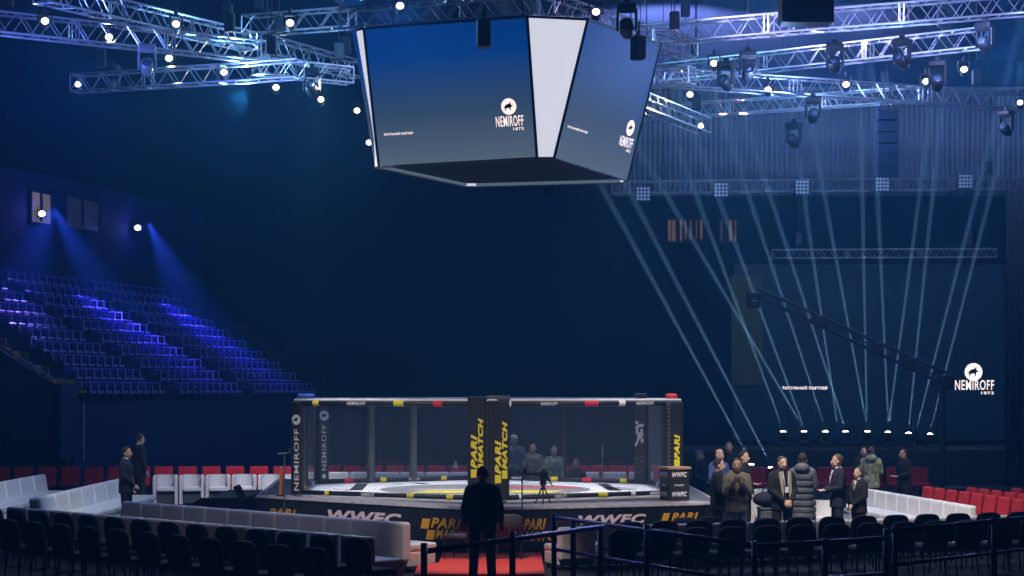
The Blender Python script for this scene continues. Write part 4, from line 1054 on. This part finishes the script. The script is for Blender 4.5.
person('balding man in a blue shirt at the back of the group beside the platform',at_feet(719.0,38.2),toC(.6,-.8),1.78,'front',top='blue_shirt',bottom='suit_black',hair='hair_brown',hairkind='bald')
CUPP=person('man in a black jacket with a yellow armband in profile beside the platform corner',at_feet(718,34.0),toC(1,-.1),1.74,('down','front'),top='suit_black',bottom='suit_black',extra=armband)
person('bearded man in a brown camouflage jacket and jeans with hands clasped at his chin',at_feet(737,33.45),toC(-.1,-1),1.76,'clasp',top='brown_jacket',bottom='jeans',hair='hair_brown',extra=vest)
person('man in black with hands held out, behind the man in the brown camouflage jacket',at_feet(743.5,37.0),toC(.75,-.65),1.78,('down','point'),top='suit_black',bottom='suit_black',hair='hair')
person('dim man in black standing farthest back, behind the people beside the cage',at_feet(729,43.0),toC(-.3,-1),1.80,'front',top='suit_black',bottom='suit_black')
person('man in a black jacket with pale sheepskin lapels and a badge, hands together',at_feet(782,34.1),toC(.35,-.95),1.77,('low','low'),top='suit_black',bottom='suit_black',hair='hair_brown',extra=lapel,build=1.05)
person('person in a long grey quilted coat seen from behind, among the standing group',at_feet(802.5,35.0),toC(.25,1),1.80,'front',top='coat_grey',bottom='suit_black',coat=True,hood=True)
person('man in a dark navy suit in profile facing left, holding a phone',at_feet(838,34.7),toC(-1,-.1),1.79,('front','front'),top='suit_navy',bottom='suit_navy',collar='shirt_white',extra=phone,hair='hair_brown')
person('shorter man in a black suit with white shirt facing left, rightmost of the front group',at_feet(859,34.8),toC(-.9,-.45),1.55,'low',top='suit_black',bottom='suit_black',collar='shirt_white',extra=tie,hair='hair_brown')
person('person in a green camouflage hooded jacket seen from behind, beyond the white seats',at_feet(871,42.3),toC(.1,1),1.70,'front',top='camo',bottom='suit_black',hood=True,hair='hair_brown')
person('dim person facing the one in the green camouflage jacket',at_feet(863,43.6),toC(.25,-1),1.66,'front',top='suit_black',bottom='suit_black')
person('dim man in black alone at the right, behind the white seat row',at_feet(904,42.2),toC(-.9,-.4),1.66,'front',top='suit_black',bottom='suit_black')
# seated beside and behind the cage
STL=Row(banquet('black_fabric'))
def stool(p,rz,label,seat):
    o=STL.put(p,rz,label,'dark chairs of the seated people'); o.scale=(1,1,(seat-.115)/.505)
def sitter(label,px,Y,hd,seat=.46,clab='',**kw):
    p=at_feet(px,Y); person(label,p,hd,legs='sit',seat=seat,**kw); stool(p,hd,clab,seat)
sitter('grey-haired man in a black shirt sitting behind the right end of the platform',699,44.9,toC(.8,-.6),.62,'dark chair under the grey-haired man behind the platform',h=1.80,arms='knee',top='suit_black',bottom='suit_black',hair='hair_grey')
sitter('seated person in a pale cap seen through the right cage mesh, nearest the central post',514,46.0,toC(.2,-1),.9,'dark chair under the person in the pale cap',h=1.85,arms='knee',top='coat_grey',bottom='suit_black',extra=cap)
sitter('seated person in dark clothes through the right mesh, second from the central post',533,47.3,toC(-.1,-1),.72,'dark chair under the second seated person behind the mesh',h=1.8,arms='knee',top='brown_jacket',bottom='suit_black')
sitter('seated person in grey-green clothes through the right mesh, third from the central post',554,46.9,toC(.1,-1),.66,'dark chair under the third seated person behind the mesh',h=1.8,arms='knee',top='camo',bottom='suit_black',hair='hair_grey')
sitter('lower seated person in black through the right mesh, before the red chairs',576,46.4,toC(-.3,-1),.40,'dark chair under the lower seated person behind the mesh',h=1.75,arms='knee',top='suit_black',bottom='suit_black',hair='hair_brown',hairkind='bald')

cm=Matrix.Translation(CUPP.location)@CUPP.rotation_euler.to_matrix().to_4x4()@Matrix.Diagonal((*CUPP.scale,1))
cp=cm@Vector((.07,.39,1.10))
CU=thing('paper_cup','white and red paper cup held by the man with the yellow armband','cup',cp)
MB().lathe([(.030,0),(.042,.11),(.039,.11),(.028,.006),(0,.006)],14).build('cup_body','white',CU,True); MB().lathe([(.036,.04),(.0395,.075),(.041,.075),(.0375,.04)],14).build('sleeve','red',CU,True)
# ================================================================ LIGHT AND HAZE
sc_=bpy.context.scene
w=bpy.data.worlds.new('haze'); sc_.world=w; w.use_nodes=True; nt=w.node_tree
nt.nodes['Background'].inputs[0].default_value=(0,0,0,1); nt.nodes['Background'].inputs[1].default_value=0
vs=nt.nodes.new('ShaderNodeVolumeScatter'); vs.inputs['Color'].default_value=(.10,.50,1,1); vs.inputs['Density'].default_value=HAZE if 'HAZE' in globals() else .0031; vs.inputs['Anisotropy'].default_value=.5
nt.links.new(vs.outputs[0],nt.nodes['World Output'].inputs['Volume'])
# key lamps above the cage
spot((-4.3,35.5,9.6),(-1.2,38.6,1),2600,(.95,.97,1),44,.6,.15,'key_light')
spot((3.6,35.5,9.6),(.2,38.6,1),2600,(.95,.97,1),44,.6,.15,'key_light')
# blue wash from the truss lamps
for p,e,c in [((-9,38,9.0),420,(.12,.20,1)),((-6,42.5,9.4),520,SKY),((-3.2,41.5,11.4),420,SKY),((3.4,37.0,12.3),180,(.55,.50,1)),((5.5,40.5,9.4),420,BL),((9.5,38.5,10.4),600,(.32,.40,1)),((9,45,9.4),420,BL),((8,55,12.5),1500,(.28,.48,1)),((15,56,12.5),900,(.28,.45,1)),((-14,50,13),140,(.02,.03,1))]:
    lamp_light(p,e,c,.15,'wash_light')
# front light on the cage and the platform skirt
spot((-6.5,24,10.3),(-2.3,35.2,1.7),4200,(1,.97,.95),22,.6,.15,'front_light')
spot((6.0,24,10.3),(1.6,35.0,1.7),4200,(1,.97,.95),22,.6,.15,'front_light')
# blue spots on the stand
for px,py,tg,e in [(33,214,(5.0,4.6),9000),(33,214,(11.0,3.6),34000),(129.5,228,(17.6,3.6),34000)]:
    t=hit(px,WP,SR); q=WP+SR*t; p=Vector((q.x,q.y,CAMZ+(HZ-py)*q.y/F))-SU*.8+Vector((0,0,.2))
    spot(p,sp(tg[0],tg[1],SZ+tg[1]*.6),e,(.17,.13,1),(24 if tg[0]<6 else 34),.9,.1,'stand_light')
# red carpet, the left sofas and the right-hand group are lit by house spots
spot((-1.5,27,9.8),(-.4,30.6,0),3600,(1,.90,.86),19,.7,.1,'carpet_light')
spot((-6,34,10.2),(-10,41.5,.5),2400,(.95,.98,1),40,.6,.15,'house_light')
spot((-4,42,10.2),(-7.2,48.4,.5),4600,(.95,.93,1),34,.6,.15,'house_light')
spot((3.5,30,10.2),(6.4,36.5,.6),6500,(1,.98,.95),40,.7,.15,'house_light')
spot((-.5,44,10.2),(-.5,51,.5),850,(1,.95,.95),60,.7,.15,'house_light')
spot((-2.5,24.5,9.8),(-4.6,33.6,.5),640,(.88,.80,1),34,.8,.15,'house_light')
spot((6,26,9.8),(5,31.6,.5),80,(.7,.6,1),60,.8,.15,'house_light')
spot((10.5,36,10.3),(7.4,42.0,1),2400,(1,.98,.95),30,.7,.15,'house_light')
spot((1.6,44,12.4),(12,45,12.7),12000,(.42,.40,1),64,.8,.2,'wash_light')  # unseen spot added to brighten the upper right haze
spot((6,69.5,13.4),(6,77,17.3),25000,(.22,.32,1),75,.9,.3,'ceiling_fill')  # up-lights added out of sight behind the drape, brightening the ceiling
spot((13,69.5,13.4),(12,77,17.3),11000,(.24,.34,1),75,.9,.3,'ceiling_fill')
# ================================================================ CAMERA
cd=bpy.data.cameras.new('camera'); cam=bpy.data.objects.new('camera',cd); C.objects.link(cam)
cam.location=(0,0,CAMZ); cam.rotation_euler=(PI/2,0,0); cd.sensor_width=36; cd.sensor_fit='HORIZONTAL'; cd.lens=36*F/1024
cd.shift_y=(HZ-288)/1024; cd.clip_end=300
sc_.camera=cam
sc_.view_settings.view_transform='Standard'; sc_.view_settings.look='None'; sc_.view_settings.exposure=0; sc_.view_settings.gamma=1
sc_.view_settings.use_curve_mapping=False
cy=sc_.cycles; cy.use_denoising=True
try: cy.denoiser='OPENIMAGEDENOISE'
except Exception: pass
cy.max_bounces=4; cy.diffuse_bounces=2; cy.glossy_bounces=2; cy.volume_bounces=0; cy.sample_clamp_indirect=2.0; cy.sample_clamp_direct=0; cy.use_light_tree=True
cy.caustics_reflective=False; cy.caustics_refractive=False
